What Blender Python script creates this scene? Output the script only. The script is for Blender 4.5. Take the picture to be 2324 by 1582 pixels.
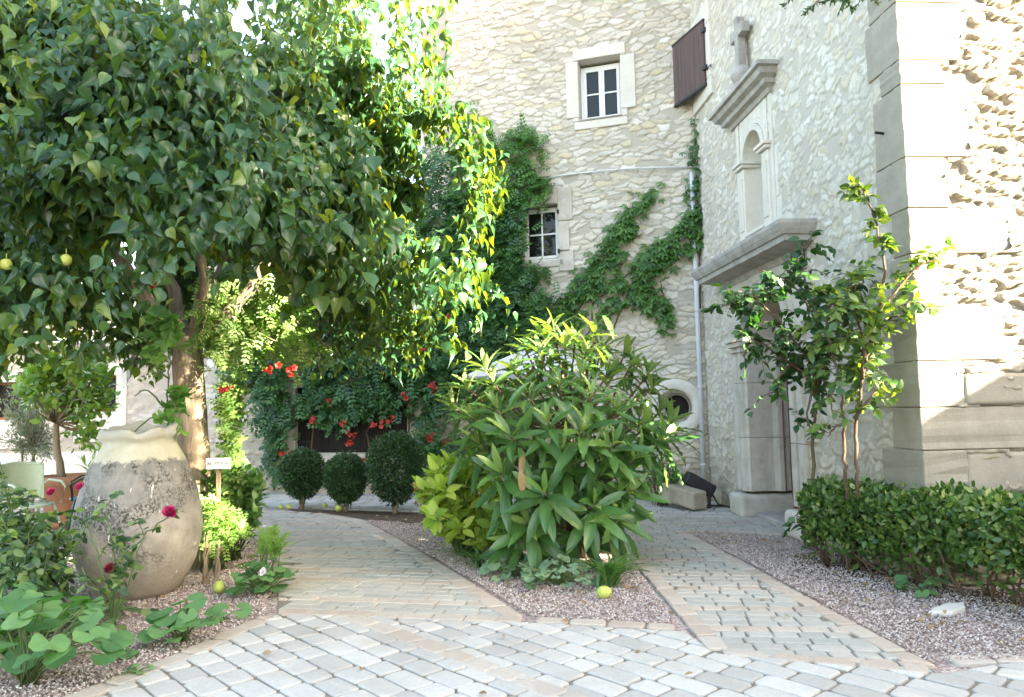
import bpy, math, random
import numpy as np
from mathutils import Vector, Matrix

for o in list(bpy.data.objects): bpy.data.objects.remove(o)
SC = bpy.context.scene
COL = SC.collection
rng = np.random.default_rng(11)
random.seed(11)
R = math.radians

# ------------------------------------------------------------------ camera, world, sun, exposure
CAM_H, FPX, PW, PH = 1.4, 1700.0, 2323.0, 1582.0          # layout is measured on a 2323 x 1582 view of the photograph
pitch, roll = math.atan(130 / FPX), R(1.15)
CF = np.array([0, math.cos(pitch), math.sin(pitch)])
_r = np.array([1., 0, 0]); _u = np.array([0, -math.sin(pitch), math.cos(pitch)])
CR = _r * math.cos(roll) - _u * math.sin(roll)
CU = _u * math.cos(roll) + _r * math.sin(roll)
cam = bpy.data.cameras.new('camera'); cam.sensor_width = 36; cam.lens = 36 * FPX / PW
cam.clip_start = .05; cam.clip_end = 2000
co = bpy.data.objects.new('camera', cam); COL.objects.link(co)
m = Matrix(((CR[0], CU[0], -CF[0], 0), (CR[1], CU[1], -CF[1], 0), (CR[2], CU[2], -CF[2], CAM_H), (0, 0, 0, 1)))
co.matrix_world = m
SC.camera = co

SUN_EL = R(25); SUN_H = np.array([.86, -.51])             # the sun stands low, to the right and a little behind the viewer
SUN_AZ = math.atan2(SUN_H[0], SUN_H[1])                   # clockwise from +Y
w = bpy.data.worlds.new('World'); SC.world = w; w.use_nodes = True
nt = w.node_tree; nt.nodes.clear()
sky = nt.nodes.new('ShaderNodeTexSky'); sky.sky_type = 'NISHITA'; sky.sun_disc = False
sky.sun_elevation = SUN_EL; sky.sun_rotation = SUN_AZ; sky.air_density = 1.0; sky.dust_density = 3.0; sky.ozone_density = .6
bg = nt.nodes.new('ShaderNodeBackground'); bg.inputs[1].default_value = .08
wo = nt.nodes.new('ShaderNodeOutputWorld')
nt.links.new(sky.outputs[0], bg.inputs[0]); nt.links.new(bg.outputs[0], wo.inputs[0])
sun = bpy.data.lights.new('sun', 'SUN'); sun.energy = 3.5; sun.angle = R(.6); sun.color = (1, .93, .79)
so = bpy.data.objects.new('sun', sun); COL.objects.link(so)
sd = Vector((SUN_H[0] * math.cos(SUN_EL), SUN_H[1] * math.cos(SUN_EL), math.sin(SUN_EL)))
so.rotation_euler = sd.to_track_quat('Z', 'Y').to_euler()
so.location = (20, -12, 20)
SC.view_settings.view_transform = 'Standard'; SC.view_settings.look = 'None'
SC.view_settings.gamma = 1; SC.view_settings.exposure = 4.25
SC.view_settings.use_white_balance = True; SC.view_settings.white_balance_temperature = 7150; SC.view_settings.white_balance_tint = 8
SC.render.engine = 'CYCLES'
SC.cycles.max_bounces = 8; SC.cycles.diffuse_bounces = 5; SC.cycles.transmission_bounces = 6; SC.cycles.transparent_max_bounces = 8

# ------------------------------------------------------------------ layout helpers
def ray(px, py): return CF + (px - PW / 2) / FPX * CR + (PH / 2 - py) / FPX * CU
def G(px, py, z=0.):
    d = ray(px, py); return np.array([0, 0, CAM_H]) + d * (z - CAM_H) / d[2]
def P(px, py, Y):
    d = ray(px, py); return np.array([0, 0, CAM_H]) + d * Y / d[1]
def proj(X):
    d = np.atleast_2d(X) - np.array([0, 0, CAM_H]); z = d @ CF
    return PW / 2 + FPX * (d @ CR) / z, PH / 2 - FPX * (d @ CU) / z
class Frame:
    def __init__(s, O, ang):
        s.O = np.array(O, float); s.a = ang
        s.x = np.array([math.cos(ang), math.sin(ang), 0]); s.y = np.array([-math.sin(ang), math.cos(ang), 0])
    def hit(s, px, py, off=0.):
        d = ray(px, py); o = np.array([0, 0, CAM_H]); t = ((s.O + s.y * off - o) @ s.y) / (d @ s.y)
        q = o + d * t - s.O; return np.array([q @ s.x, off, q[2]])
    def w(s, p):
        p = np.atleast_2d(p); return s.O + p[:, :1] * s.x + p[:, 1:2] * s.y + p[:, 2:3] * np.array([0, 0, 1.])
def unit(v): v = np.asarray(v, float); return v / (np.linalg.norm(v, axis=-1, keepdims=True) + 1e-9)
def inpoly(pts, poly):
    pts = np.atleast_2d(pts); poly = np.asarray(poly, float); x, y = pts[:, 0], pts[:, 1]; ins = np.zeros(len(pts), bool)
    j = len(poly) - 1
    for i in range(len(poly)):
        xi, yi = poly[i]; xj, yj = poly[j]
        c = ((yi > y) != (yj > y)) & (x < (xj - xi) * (y - yi) / (yj - yi + 1e-12) + xi)
        ins ^= c; j = i
    return ins
def samp_poly(poly, n):
    poly = np.asarray(poly, float); lo, hi = poly.min(0), poly.max(0); out = np.zeros((0, 2))
    while len(out) < n:
        q = lo + rng.random((n * 2, 2)) * (hi - lo); out = np.vstack([out, q[inpoly(q, poly)]])
    return out[:n]

# value noise on arrays
_lat = rng.random((256, 256))
def vnoise(x, y, o=0):
    x = np.asarray(x) + 37.3 * o; y = np.asarray(y) + 91.7 * o
    xi = np.floor(x).astype(int); yi = np.floor(y).astype(int); fx = x - xi; fy = y - yi
    fx = fx * fx * (3 - 2 * fx); fy = fy * fy * (3 - 2 * fy)
    g = lambda a, b: _lat[a % 256, b % 256]
    return (g(xi, yi) * (1 - fx) + g(xi + 1, yi) * fx) * (1 - fy) + (g(xi, yi + 1) * (1 - fx) + g(xi + 1, yi + 1) * fx) * fy
def fbm(x, y, o=0, n=4):
    s = 0; a = .5
    for k in range(n): s = s + a * vnoise(x * 2 ** k, y * 2 ** k, o + k); a *= .5
    return s

# ------------------------------------------------------------------ object helpers
def tag(o, label=None, cat=None, group=None, kind=None):
    if label: o['label'] = label
    if cat: o['category'] = cat
    if group: o['group'] = group
    if kind: o['kind'] = kind
    return o
def thing(name, label, cat, loc=(0, 0, 0), rz=0., group=None):
    o = bpy.data.objects.new(name, None); COL.objects.link(o); o.location = loc; o.rotation_euler = (0, 0, rz); o.empty_display_size = .1
    return tag(o, label, cat, group)
def mkmesh(name, verts, faces, mats, parent=None, rnd=None, smooth=True, local=False, attrs=None, midx=None):
    """faces: list of (k,) index arrays, or one int array (F,k), or a list of such arrays"""
    v = np.asarray(verts, np.float64)
    if parent is not None and not local:
        L = np.array(parent.location)
        pp = parent.parent
        while pp is not None: L = L + np.array(pp.location); pp = pp.parent
        v = v - L
    if isinstance(faces, np.ndarray): faces = [faces]
    loops = []; tot = []
    for f in faces:
        f = np.asarray(f)
        if f.ndim == 1: loops.append(f); tot.append(np.array([len(f)]))
        else: loops.append(f.reshape(-1)); tot.append(np.full(len(f), f.shape[1]))
    loops = np.concatenate(loops).astype(np.int32); tot = np.concatenate(tot).astype(np.int32)
    me = bpy.data.meshes.new(name)
    me.vertices.add(len(v)); me.vertices.foreach_set('co', v.astype(np.float32).ravel())
    me.loops.add(len(loops)); me.loops.foreach_set('vertex_index', loops)
    me.polygons.add(len(tot)); st = np.concatenate([[0], np.cumsum(tot)[:-1]]).astype(np.int32)
    me.polygons.foreach_set('loop_start', st)
    me.polygons.foreach_set('loop_total', tot)
    me.polygons.foreach_set('use_smooth', np.full(len(tot), smooth))
    if midx is not None: me.polygons.foreach_set('material_index', np.asarray(midx, np.int32))
    me.update(calc_edges=True)
    if rnd is not None:
        a = me.attributes.new('rnd', 'FLOAT', 'POINT'); a.data.foreach_set('value', np.asarray(rnd, np.float32))
    for k, val in (attrs or {}).items():
        a = me.attributes.new(k, 'FLOAT', 'POINT'); a.data.foreach_set('value', np.asarray(val, np.float32))
    for mm in (mats if isinstance(mats, (list, tuple)) else [mats]): me.materials.append(mm)
    me.validate()
    o = bpy.data.objects.new(name, me); COL.objects.link(o)
    if parent is not None: o.parent = parent
    return o
class MB:
    def __init__(s): s.v = []; s.f = []; s.r = []; s.n = 0
    def add(s, v, f, r=None):
        v = np.asarray(v, float); k = s.n
        s.v.append(v); s.n += len(v)
        s.r.append(np.full(len(v), random.random()) if r is None else np.broadcast_to(np.asarray(r, float), (len(v),)))
        if isinstance(f, np.ndarray): s.f.append(f + k)
        else:
            for q in f: s.f.append(np.asarray(q) + k)
        return s
    def box(s, x0, x1, y0, y1, z0, z1, r=None, M=None):
        v = np.array([(x, y, z) for z in (z0, z1) for y in (y0, y1) for x in (x0, x1)], float)
        if M is not None: v = v @ M[0].T + M[1]
        return s.add(v, np.array([[0, 2, 3, 1], [4, 5, 7, 6], [0, 1, 5, 4], [2, 6, 7, 3], [0, 4, 6, 2], [1, 3, 7, 5]]), r)
    def tube(s, pts, rad, n=7, r=None, wob=0.):
        pts = np.asarray(pts, float); K = len(pts); rad = np.broadcast_to(np.asarray(rad, float), (K,))
        t = unit(np.gradient(pts, axis=0)); ref = np.array([0.3, .2, 1.]) if abs(t[:, 2]).mean() < .9 else np.array([1., .1, 0])
        a = unit(np.cross(t, ref)); b = np.cross(t, a); th = np.linspace(0, 2 * np.pi, n, endpoint=False)
        rr = rad[:, None] * (1 + wob * (rng.random((K, n)) - .5))
        v = (pts[:, None, :] + rr[..., None] * (np.cos(th)[None, :, None] * a[:, None, :] + np.sin(th)[None, :, None] * b[:, None, :])).reshape(-1, 3)
        i = np.arange(K - 1)[:, None] * n; j = np.arange(n)[None, :]; j2 = (j + 1) % n
        f = np.stack([i + j, i + j2, i + n + j2, i + n + j], -1).reshape(-1, 4)
        s.add(v, f, r); k = s.n - len(v)
        s.f.append(np.arange(n)[::-1] + k); s.f.append(np.arange(n) + k + (K - 1) * n); return s
    def lathe(s, prof, n=32, c=(0, 0, 0), r=None, cap=True):
        p = np.asarray(prof, float); K = len(p); th = np.linspace(0, 2 * np.pi, n, endpoint=False)
        v = np.stack([p[:, :1] * np.cos(th) + c[0], p[:, :1] * np.sin(th) + c[1], np.repeat(p[:, 1:2], n, 1) + c[2]], -1).reshape(-1, 3)
        i = np.arange(K - 1)[:, None] * n; j = np.arange(n)[None, :]; j2 = (j + 1) % n
        s.add(v, np.stack([i + j, i + j2, i + n + j2, i + n + j], -1).reshape(-1, 4), r); k = s.n - len(v)
        if cap: s.f.append(np.arange(n)[::-1] + k); s.f.append(np.arange(n) + k + (K - 1) * n)
        return s
    def prism(s, poly, y0, y1, r=None):
        """polygon in x,z extruded along y"""
        p = np.asarray(poly, float); n = len(p)
        v = np.vstack([np.c_[p[:, 0], np.full(n, y0), p[:, 1]], np.c_[p[:, 0], np.full(n, y1), p[:, 1]]])
        i = np.arange(n); j = (i + 1) % n
        s.add(v, np.stack([i, j, j + n, i + n], -1), r); k = s.n - 2 * n
        s.f.append(np.arange(n)[::-1] + k); s.f.append(np.arange(n) + n + k); return s
    def build(s, name, mat, parent=None, smooth=False, local=False, bevel=0., seg=2):
        o = mkmesh(name, np.vstack(s.v), s.f, mat, parent, np.concatenate(s.r), smooth, local)
        if bevel:
            b = o.modifiers.new('bevel', 'BEVEL'); b.width = bevel; b.segments = seg; b.limit_method = 'ANGLE'; b.angle_limit = R(40)
        return o

# ------------------------------------------------------------------ materials
class NT:
    def __init__(s, name):
        s.m = bpy.data.materials.new(name); s.m.use_nodes = True; s.t = s.m.node_tree; s.t.nodes.clear()
        s.out = s.n('ShaderNodeOutputMaterial'); s.p = s.n('ShaderNodeBsdfPrincipled'); s.l(s.p.outputs[0], s.out.inputs[0])
    def n(s, t): return s.t.nodes.new(t)
    def l(s, a, b): s.t.links.new(a, b)
    def attr(s, a): n = s.n('ShaderNodeAttribute'); n.attribute_name = a; return n.outputs['Fac']
    def coord(s): return s.n('ShaderNodeTexCoord').outputs['Object']
    def noise(s, scale, detail=4, rough=.6, vec=None, stretch=None):
        n = s.n('ShaderNodeTexNoise'); n.inputs['Scale'].default_value = scale; n.inputs['Detail'].default_value = detail; n.inputs['Roughness'].default_value = rough
        v = vec or s.coord()
        if stretch:
            mp = s.n('ShaderNodeMapping'); mp.inputs['Scale'].default_value = stretch; s.l(v, mp.inputs[0]); v = mp.outputs[0]
        s.l(v, n.inputs['Vector']); return n.outputs['Fac']
    def ramp(s, fac, stops, interp='LINEAR'):
        r = s.n('ShaderNodeValToRGB'); r.color_ramp.interpolation = interp; e = r.color_ramp.elements
        while len(e) < len(stops): e.new(.5)
        for q, (p, c) in zip(e, stops): q.position = p; q.color = (c, c, c, 1) if isinstance(c, (int, float)) else (*c, 1)
        s.l(fac, r.inputs[0]); return r.outputs[0]
    def mix(s, fac, a, b, mode='MIX'):
        x = s.n('ShaderNodeMix'); x.data_type = 'RGBA'; x.blend_type = mode
        for sock, val in ((x.inputs[0], fac), (x.inputs[6], a), (x.inputs[7], b)):
            if isinstance(val, (int, float)): sock.default_value = val if sock.type == 'VALUE' else (val, val, val, 1)
            elif isinstance(val, tuple): sock.default_value = (*val, 1)
            else: s.l(val, sock)
        return x.outputs[2]
    def math(s, op, a, b=0.):
        x = s.n('ShaderNodeMath'); x.operation = op
        for sock, val in ((x.inputs[0], a), (x.inputs[1], b)):
            if isinstance(val, (int, float)): sock.default_value = val
            else: s.l(val, sock)
        return x.outputs[0]
    def bump(s, h, strength=.5, dist=.01):
        b = s.n('ShaderNodeBump'); b.inputs['Strength'].default_value = strength; b.inputs['Distance'].default_value = dist
        s.l(h, b.inputs['Height']); s.l(b.outputs[0], s.p.inputs['Normal'])
    def base(s, c): 
        if isinstance(c, tuple): s.p.inputs['Base Color'].default_value = (*c, 1)
        else: s.l(c, s.p.inputs['Base Color'])
        return s
    def rough(s, r, spec=None):
        s.p.inputs['Roughness'].default_value = r
        if spec is not None: s.p.inputs['Specular IOR Level'].default_value = spec
        return s

def leaf_mat(name, cols, rough=.45, trans=.35, tcol=(.75, .95, .25), spec=.5, back=None):
    t = NT(name); r = t.attr('rnd'); c = t.ramp(r, [(i / (len(cols) - 1), q) for i, q in enumerate(cols)])
    nz = t.noise(9, 2); c = t.mix(.35, c, t.ramp(nz, [(.3, .55), (.7, 1.0)]), 'MULTIPLY')
    if back:
        gm = t.n('ShaderNodeNewGeometry'); c = t.mix(gm.outputs['Backfacing'], c, back)
    t.base(c).rough(rough, spec)
    tr = t.n('ShaderNodeBsdfTranslucent'); tc = t.mix(1., c, tcol, 'MULTIPLY')
    sc = t.n('ShaderNodeVectorMath'); sc.operation = 'SCALE'; sc.inputs['Scale'].default_value = 2.2; t.l(tc, sc.inputs[0])
    t.l(sc.outputs[0], tr.inputs['Color'])
    mx = t.n('ShaderNodeMixShader'); mx.inputs[0].default_value = trans; t.l(t.p.outputs[0], mx.inputs[1]); t.l(tr.outputs[0], mx.inputs[2])
    t.l(mx.outputs[0], t.out.inputs[0]); return t.m
def flat_mat(name, col, rough=.6, nscale=20, var=.25, bump=.15, spec=.4, metal=0.):
    t = NT(name); nz = t.noise(nscale, 5)
    t.base(t.mix(1., col, t.ramp(nz, [(.25, 1 - var), (.75, 1 + 0. * var)]), 'MULTIPLY')).rough(rough, spec); t.p.inputs['Metallic'].default_value = metal
    t.bump(nz, bump, .01); return t.m
def bark_mat(name, a, b, scale=14):
    t = NT(name); nz = t.noise(scale, 6, .7, stretch=(1, 1, .16)); t.base(t.ramp(nz, [(.3, a), (.7, b)])).rough(.9, .2); t.bump(nz, .9, .03); return t.m
def rubble_mat(name, mortar, cols, dirt=(.30, .27, .21), fine=70):
    t = NT(name); st = t.attr('stone'); mo = t.attr('mort')
    c = t.ramp(st, [(i / (len(cols) - 1), q) for i, q in enumerate(cols)])
    n1 = t.noise(26, 5, .65); c = t.mix(.45, c, t.ramp(n1, [(.3, .62), (.68, 1.0)]), 'MULTIPLY')
    n3 = t.noise(60, 3); mc = t.mix(.4, mortar, t.ramp(n3, [(.3, .6), (.7, 1.0)]), 'MULTIPLY')
    c = t.mix(mo, mc, c)
    n2 = t.noise(.8, 4); c = t.mix(t.ramp(n2, [(.5, 0.), (.75, .45)]), c, dirt)
    # browner and darker low on the wall
    sx = t.n('ShaderNodeSeparateXYZ'); t.l(t.coord(), sx.inputs[0])
    low = t.math('ADD', t.math('MULTIPLY', sx.outputs[2], .45), t.math('MULTIPLY', t.noise(1.7, 4), .8))
    c = t.mix(t.ramp(low, [(.3, .75), (1.0, 0.)]), c, t.mix(1., c, (.68, .60, .45), 'MULTIPLY'))
    t.base(c).rough(.92, .2); t.bump(t.noise(fine, 6, .7), .5, .012); return t.m
def ashlar_mat(name, col, dirt, amt=.5, streak=True):
    t = NT(name); r = t.attr('rnd'); n1 = t.noise(5, 6, .65); n2 = t.noise(45, 5, .7)
    c = t.mix(.5, col, t.ramp(r, [(0, .78), (1, 1.0)]), 'MULTIPLY')
    c = t.mix(t.ramp(n1, [(.42, 0.), (.72, amt)]), c, dirt)
    if streak: c = t.mix(t.ramp(t.noise(7, 4, .6, stretch=(1, 1, .12)), [(.5, 0.), (.8, amt * .7)]), c, dirt)
    c = t.mix(.3, c, t.ramp(n2, [(.3, .7), (.7, 1.)]), 'MULTIPLY')
    t.base(c).rough(.88, .25); t.bump(n2, .35, .012); return t.m

M = {}
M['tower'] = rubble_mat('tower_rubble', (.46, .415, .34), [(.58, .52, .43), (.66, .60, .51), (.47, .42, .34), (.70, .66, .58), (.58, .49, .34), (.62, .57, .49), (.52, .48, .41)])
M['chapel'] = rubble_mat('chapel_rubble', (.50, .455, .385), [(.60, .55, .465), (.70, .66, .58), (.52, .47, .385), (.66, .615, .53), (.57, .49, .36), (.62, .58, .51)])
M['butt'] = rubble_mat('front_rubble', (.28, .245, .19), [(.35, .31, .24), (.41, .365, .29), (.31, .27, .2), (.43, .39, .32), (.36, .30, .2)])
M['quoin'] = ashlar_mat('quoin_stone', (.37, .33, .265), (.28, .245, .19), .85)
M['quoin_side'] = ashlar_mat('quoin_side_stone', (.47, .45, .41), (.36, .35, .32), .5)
M['ashlar'] = ashlar_mat('dressed_stone', (.60, .555, .48), (.36, .31, .24), .75)
M['white_stone'] = ashlar_mat('window_stone', (.68, .635, .555), (.50, .45, .37), .45, False)
M['cornice'] = ashlar_mat('weathered_cornice', (.42, .39, .35), (.20, .19, .18), .75)
M['render'] = flat_mat('white_render', (.50, .475, .44), .9, 6, .12, .2, .2)
M['white_paint'] = flat_mat('white_paint', (.80, .80, .78), .4, 30, .08, .05)
M['dark_in'] = flat_mat('dark_interior', (.022, .02, .018), .8)
t = NT('window_glass'); t.base((.012, .014, .012)).rough(.03, .3); M['glass'] = t.m
def wood_mat(name, a, b):
    t = NT(name); nz = t.noise(18, 5, .65, stretch=(1, 1, .08)); t.base(t.mix(.5, t.ramp(nz, [(.3, a), (.7, b)]), t.ramp(t.attr('rnd'), [(0, .65), (1, 1.)]), 'MULTIPLY')).rough(.75, .3); t.bump(nz, .4, .008); return t.m
M['shutter'] = wood_mat('brown_shutter', (.085, .055, .048), (.13, .09, .08))
M['dark_wood'] = wood_mat('dark_boards', (.016, .012, .010), (.03, .024, .02))
M['brown_wood'] = wood_mat('brown_window_wood', (.16, .07, .03), (.24, .12, .06))
M['iron'] = flat_mat('black_iron', (.02, .02, .022), .5, 40, .3, .1)
M['pipe'] = flat_mat('grey_white_pipe', (.62, .62, .66), .45, 30, .15, .05)
M['cable'] = flat_mat('white_cable', (.7, .7, .68), .5)
M['bark'] = bark_mat('mulberry_bark', (.16, .12, .085), (.36, .29, .21))
M['stem'] = bark_mat('brown_stem', (.09, .06, .04), (.2, .14, .09), 30)
M['green_stem'] = flat_mat('green_stem', (.10, .15, .05), .6)
M['pale_stem'] = bark_mat('pale_stem', (.22, .16, .1), (.36, .28, .19), 30)
M['terracotta'] = flat_mat('terracotta', (.42, .19, .10), .8, 12, .3, .2)
M['mulb'] = leaf_mat('mulberry_leaf', [(.021, .070, .033), (.032, .102, .043), (.054, .142, .052), (.12, .21, .055)], .30, .45, (2.1, 1.05, .16), .5)
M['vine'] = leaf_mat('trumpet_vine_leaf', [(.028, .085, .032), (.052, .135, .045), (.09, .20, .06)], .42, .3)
M['ivy'] = leaf_mat('creeper_leaf', [(.045, .12, .028), (.075, .18, .04), (.13, .25, .055)], .5, .3)
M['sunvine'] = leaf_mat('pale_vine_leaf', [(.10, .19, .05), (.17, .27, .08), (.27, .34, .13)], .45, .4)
M['grape'] = leaf_mat('grape_leaf', [(.12, .25, .08), (.16, .31, .09), (.24, .38, .11)], .5, .4)
M['loquat'] = leaf_mat('loquat_leaf', [(.035, .095, .026), (.055, .14, .034), (.095, .195, .045), (.20, .30, .085)], .36, .25, (.8, .9, .25), .5, (.20, .27, .11))
M['hyd'] = leaf_mat('hydrangea_leaf', [(.17, .28, .04), (.30, .40, .06), (.46, .52, .12)], .5, .35)
M['box'] = leaf_mat('box_leaf', [(.016, .048, .019), (.028, .078, .028), (.055, .12, .04)], .5, .2)
M['hedge'] = leaf_mat('hedge_leaf', [(.028, .075, .018), (.075, .15, .03), (.19, .26, .06), (.40, .40, .2)], .42, .25)
M['rose'] = leaf_mat('rose_leaf', [(.018, .055, .02), (.032, .09, .028), (.065, .14, .04)], .42, .35)
M['roseL'] = leaf_mat('bush_rose_leaf', [(.022, .06, .026), (.05, .115, .042), (.20, .28, .08)], .42, .35)
M['mallow'] = leaf_mat('hollyhock_leaf', [(.075, .18, .07), (.11, .23, .09), (.16, .29, .11)], .65, .35, (.75, .95, .3), .3)
M['shrub'] = leaf_mat('shrub_leaf', [(.04, .10, .03), (.08, .17, .045), (.14, .24, .065)], .45, .3)
M['feather'] = leaf_mat('feathery_leaf', [(.13, .23, .06), (.2, .32, .09), (.28, .4, .12)], .5, .4)
M['greyleaf'] = leaf_mat('grey_green_leaf', [(.13, .22, .13), (.18, .28, .17), (.22, .33, .2)], .6, .3)
M['strap'] = leaf_mat('strap_leaf', [(.05, .13, .035), (.09, .19, .05), (.13, .24, .07)], .4, .3)
M['citrus'] = leaf_mat('citrus_leaf', [(.07, .16, .03), (.14, .24, .04), (.28, .34, .06)], .4, .3)
M['olive'] = leaf_mat('olive_leaf', [(.10, .13, .09), (.16, .19, .13), (.2, .2, .13)], .6, .2)
M['pine'] = leaf_mat('pine_needle', [(.03, .07, .03), (.06, .11, .04), (.10, .16, .05)], .5, .2)
M['brownleaf'] = leaf_mat('dry_leaf', [(.20, .12, .05), (.28, .19, .09), (.36, .29, .17)], .7, .2, (.9, .7, .3))
M['red'] = leaf_mat('trumpet_flower', [(.42, .03, .03), (.52, .06, .045), (.60, .19, .07)], .5, .3, (1, .6, .3))
M['magenta'] = leaf_mat('magenta_rose', [(.26, .008, .07), (.38, .02, .11), (.48, .09, .19)], .5, .3, (1, .4, .6))
M['darkrose'] = leaf_mat('dark_red_rose', [(.10, .006, .015), (.17, .012, .03), (.2, .03, .04)], .5, .3, (1, .4, .4))
t = NT('green_fruit'); nz = t.noise(60, 3); t.base(t.mix(t.noise(4, 2), (.33, .40, .07), (.46, .49, .13))).rough(.5, .4); t.bump(nz, .6, .01); M['fruit'] = t.m
t = NT('soil'); nz = t.noise(14, 8, .7); t.base(t.ramp(nz, [(.3, (.06, .042, .03)), (.6, (.15, .11, .08)), (.8, (.26, .21, .17))])).rough(.95, .1); t.bump(nz, .8, .03); M['soil'] = t.m
t = NT('gravel_bed'); vo = t.n('ShaderNodeTexVoronoi'); vo.inputs['Scale'].default_value = 75; t.l(t.coord(), vo.inputs['Vector'])
sp = t.n('ShaderNodeSeparateColor'); t.l(vo.outputs['Color'], sp.inputs[0])
gc = t.ramp(sp.outputs[0], [(0, (.20, .15, .13)), (.4, (.36, .28, .25)), (.8, (.46, .38, .34)), (1, (.58, .53, .49))])
t.base(t.mix(t.ramp(t.noise(1.3, 5), [(.45, 0.), (.7, .65)]), gc, (.17, .12, .09))).rough(.9, .2); t.bump(vo.outputs['Distance'], .9, .012); t.t.nodes[-1]; M['gravel'] = t.m
t = NT('pebble'); r = t.attr('rnd'); t.base(t.ramp(r, [(0, (.17, .12, .10)), (.3, (.33, .255, .225)), (.65, (.45, .375, .335)), (.92, (.54, .48, .44)), (1, (.60, .57, .53))])).rough(.85, .25); M['pebble'] = t.m
def paver_mat(name, a, b, c):
    t = NT(name); r = t.attr('rnd'); col = t.ramp(r, [(0, a), (.5, b), (1, c)]); n1 = t.noise(38, 6, .7); n0 = t.noise(2.1, 4)
    col = t.mix(.45, col, t.ramp(n1, [(.3, .68), (.65, 1.)]), 'MULTIPLY'); col = t.mix(t.ramp(n0, [(.45, 0.), (.72, .5)]), col, (.33, .29, .24)); col = t.mix(t.ramp(t.noise(90, 3, .7), [(.60, 0.), (.68, .45)]), col, (.20, .18, .15))
    t.base(col).rough(.8, .3); t.bump(n1, .5, .008); return t.m
M['paver'] = paver_mat('grey_paver', (.38, .365, .33), (.465, .45, .41), (.53, .51, .46))
M['paver_path'] = paver_mat('path_paver', (.335, .335, .295), (.385, .38, .335), (.425, .405, .35))
M['paver_pink'] = paver_mat('pink_paver', (.41, .335, .27), (.45, .38, .31), (.47, .415, .35))
t = NT('joint_sand'); nz = t.noise(50, 5, .7); t.base(t.ramp(nz, [(.3, (.13, .115, .09)), (.7, (.28, .245, .19))])).rough(.95, .1); t.bump(nz, .6, .01); M['joint'] = t.m

# ------------------------------------------------------------------ leaf templates: x across, y from base to tip, z up from the blade
def t_blade(prof, wid, fold=.12, curl=.2, ribs=0., side=1):
    ys = np.array([p[0] for p in prof]); ws = np.array([p[1] for p in prof]) * wid; n = len(ys); v = []; f = []
    for i in range(n):
        z = -curl * ys[i] ** 2; rb = ribs * (1 if i % 2 else -1)
        if side == 1: row = [(-ws[i], ys[i], z + fold * ws[i] + rb), (0, ys[i] + .01, z), (ws[i], ys[i], z + fold * ws[i] + rb)]
        else: row = [(-ws[i], ys[i] + .25 * ws[i], z + fold * ws[i] + rb), (-ws[i] * .5, ys[i] + .12 * ws[i], z + fold * .62 * ws[i] + rb), (0, ys[i], z), (ws[i] * .5, ys[i] + .12 * ws[i], z + fold * .62 * ws[i] + rb), (ws[i], ys[i] + .25 * ws[i], z + fold * ws[i] + rb)]
        v += row
    k = 3 if side == 1 else 5
    for i in range(n - 1):
        for j in range(k - 1): f.append((i * k + j, i * k + j + 1, (i + 1) * k + j + 1, (i + 1) * k + j))
    return np.array(v), np.array(f)
T = {}
T['heart'] = t_blade([(-.06, .5), (.04, .86), (.2, 1), (.4, .9), (.62, .56), (.84, .2), (1.04, .02)], .44, .30, .16, .010, 2)
T['heart2'] = t_blade([(-.03, .4), (.06, .8), (.22, 1), (.42, .86), (.64, .5), (.85, .18), (1.08, .02)], .30, .55, .5, .012, 2)
T['ovate'] = t_blade([(0, .05), (.2, .75), (.45, 1), (.72, .7), (1, .03)], .3, .2, .2)
T['small'] = t_blade([(0, .1), (.4, 1), (.75, .8), (1, .05)], .3, .2, .1)
_n = 13; T['loquat'] = t_blade([(y, max(.03, math.sin(math.pi * min(1, y ** .8)) ** .75 * (.75 + .4 * y))) for y in np.linspace(0, 1, _n)], .132, .25, .28, .016, 2)
T['lance'] = t_blade([(0, .1), (.3, .9), (.6, .9), (1, .02)], .1, .2, .25)
def t_round(lobes, depth, cup=.12, n=21, tooth=.03):
    v = [(0, .0, 0)]; f = []; th = np.linspace(-math.pi * .9, math.pi * .9, n)
    for i, a in enumerate(th):
        rr = .52 * (1 - depth * (1 - abs(math.cos(a * lobes / 2)))) * (1 + tooth * (1 if i % 2 else -1)) * (1 - .1 * abs(a) / math.pi)
        v.append((rr * math.sin(a), .42 * .6 + rr * math.cos(a) - .22, cup * rr * (1 + .8 * math.cos(a * lobes)) - .20 * rr * rr + .05 * math.sin(3 * a + 1)))
    for i in range(1, n): f.append((0, i + 1, i))
    return np.array(v), np.array(f)
T['mallow'] = t_round(5, .07, .09, 27, .02)
T['grape'] = t_round(5, .30, .10, 27, .03)
T['ivy'] = t_round(3, .38, .1, 11, .0)
def t_pinnate(npair, ll, lw, lobed=False):
    v = []; f = []
    def leaflet(bx, by, ang, l):
        k = len(v); c, s = math.sin(ang), math.cos(ang)
        for (a, b, z) in ((0, 0, 0), (-lw * l, .38 * l, .02), (0, .45 * l, -.02), (lw * l, .38 * l, .02), (0, l, -.12 * l)):
            v.append((bx + a * s + b * c, by - a * c + b * s, z - .18 * by * by))
        f.extend([(k, k + 2, k + 1), (k, k + 3, k + 2), (k + 1, k + 2, k + 4), (k + 2, k + 3, k + 4)])
    for i in range(npair):
        y = .1 + .75 * i / max(1, npair - 1) if npair > 1 else .4
        for sgn in (-1, 1): leaflet(0, y, sgn * R(62 - 12 * i / npair), ll * (1 - .25 * abs(i / npair - .35)))
    leaflet(0, .8, 0, ll)
    return np.array(v), np.array(f)
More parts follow.
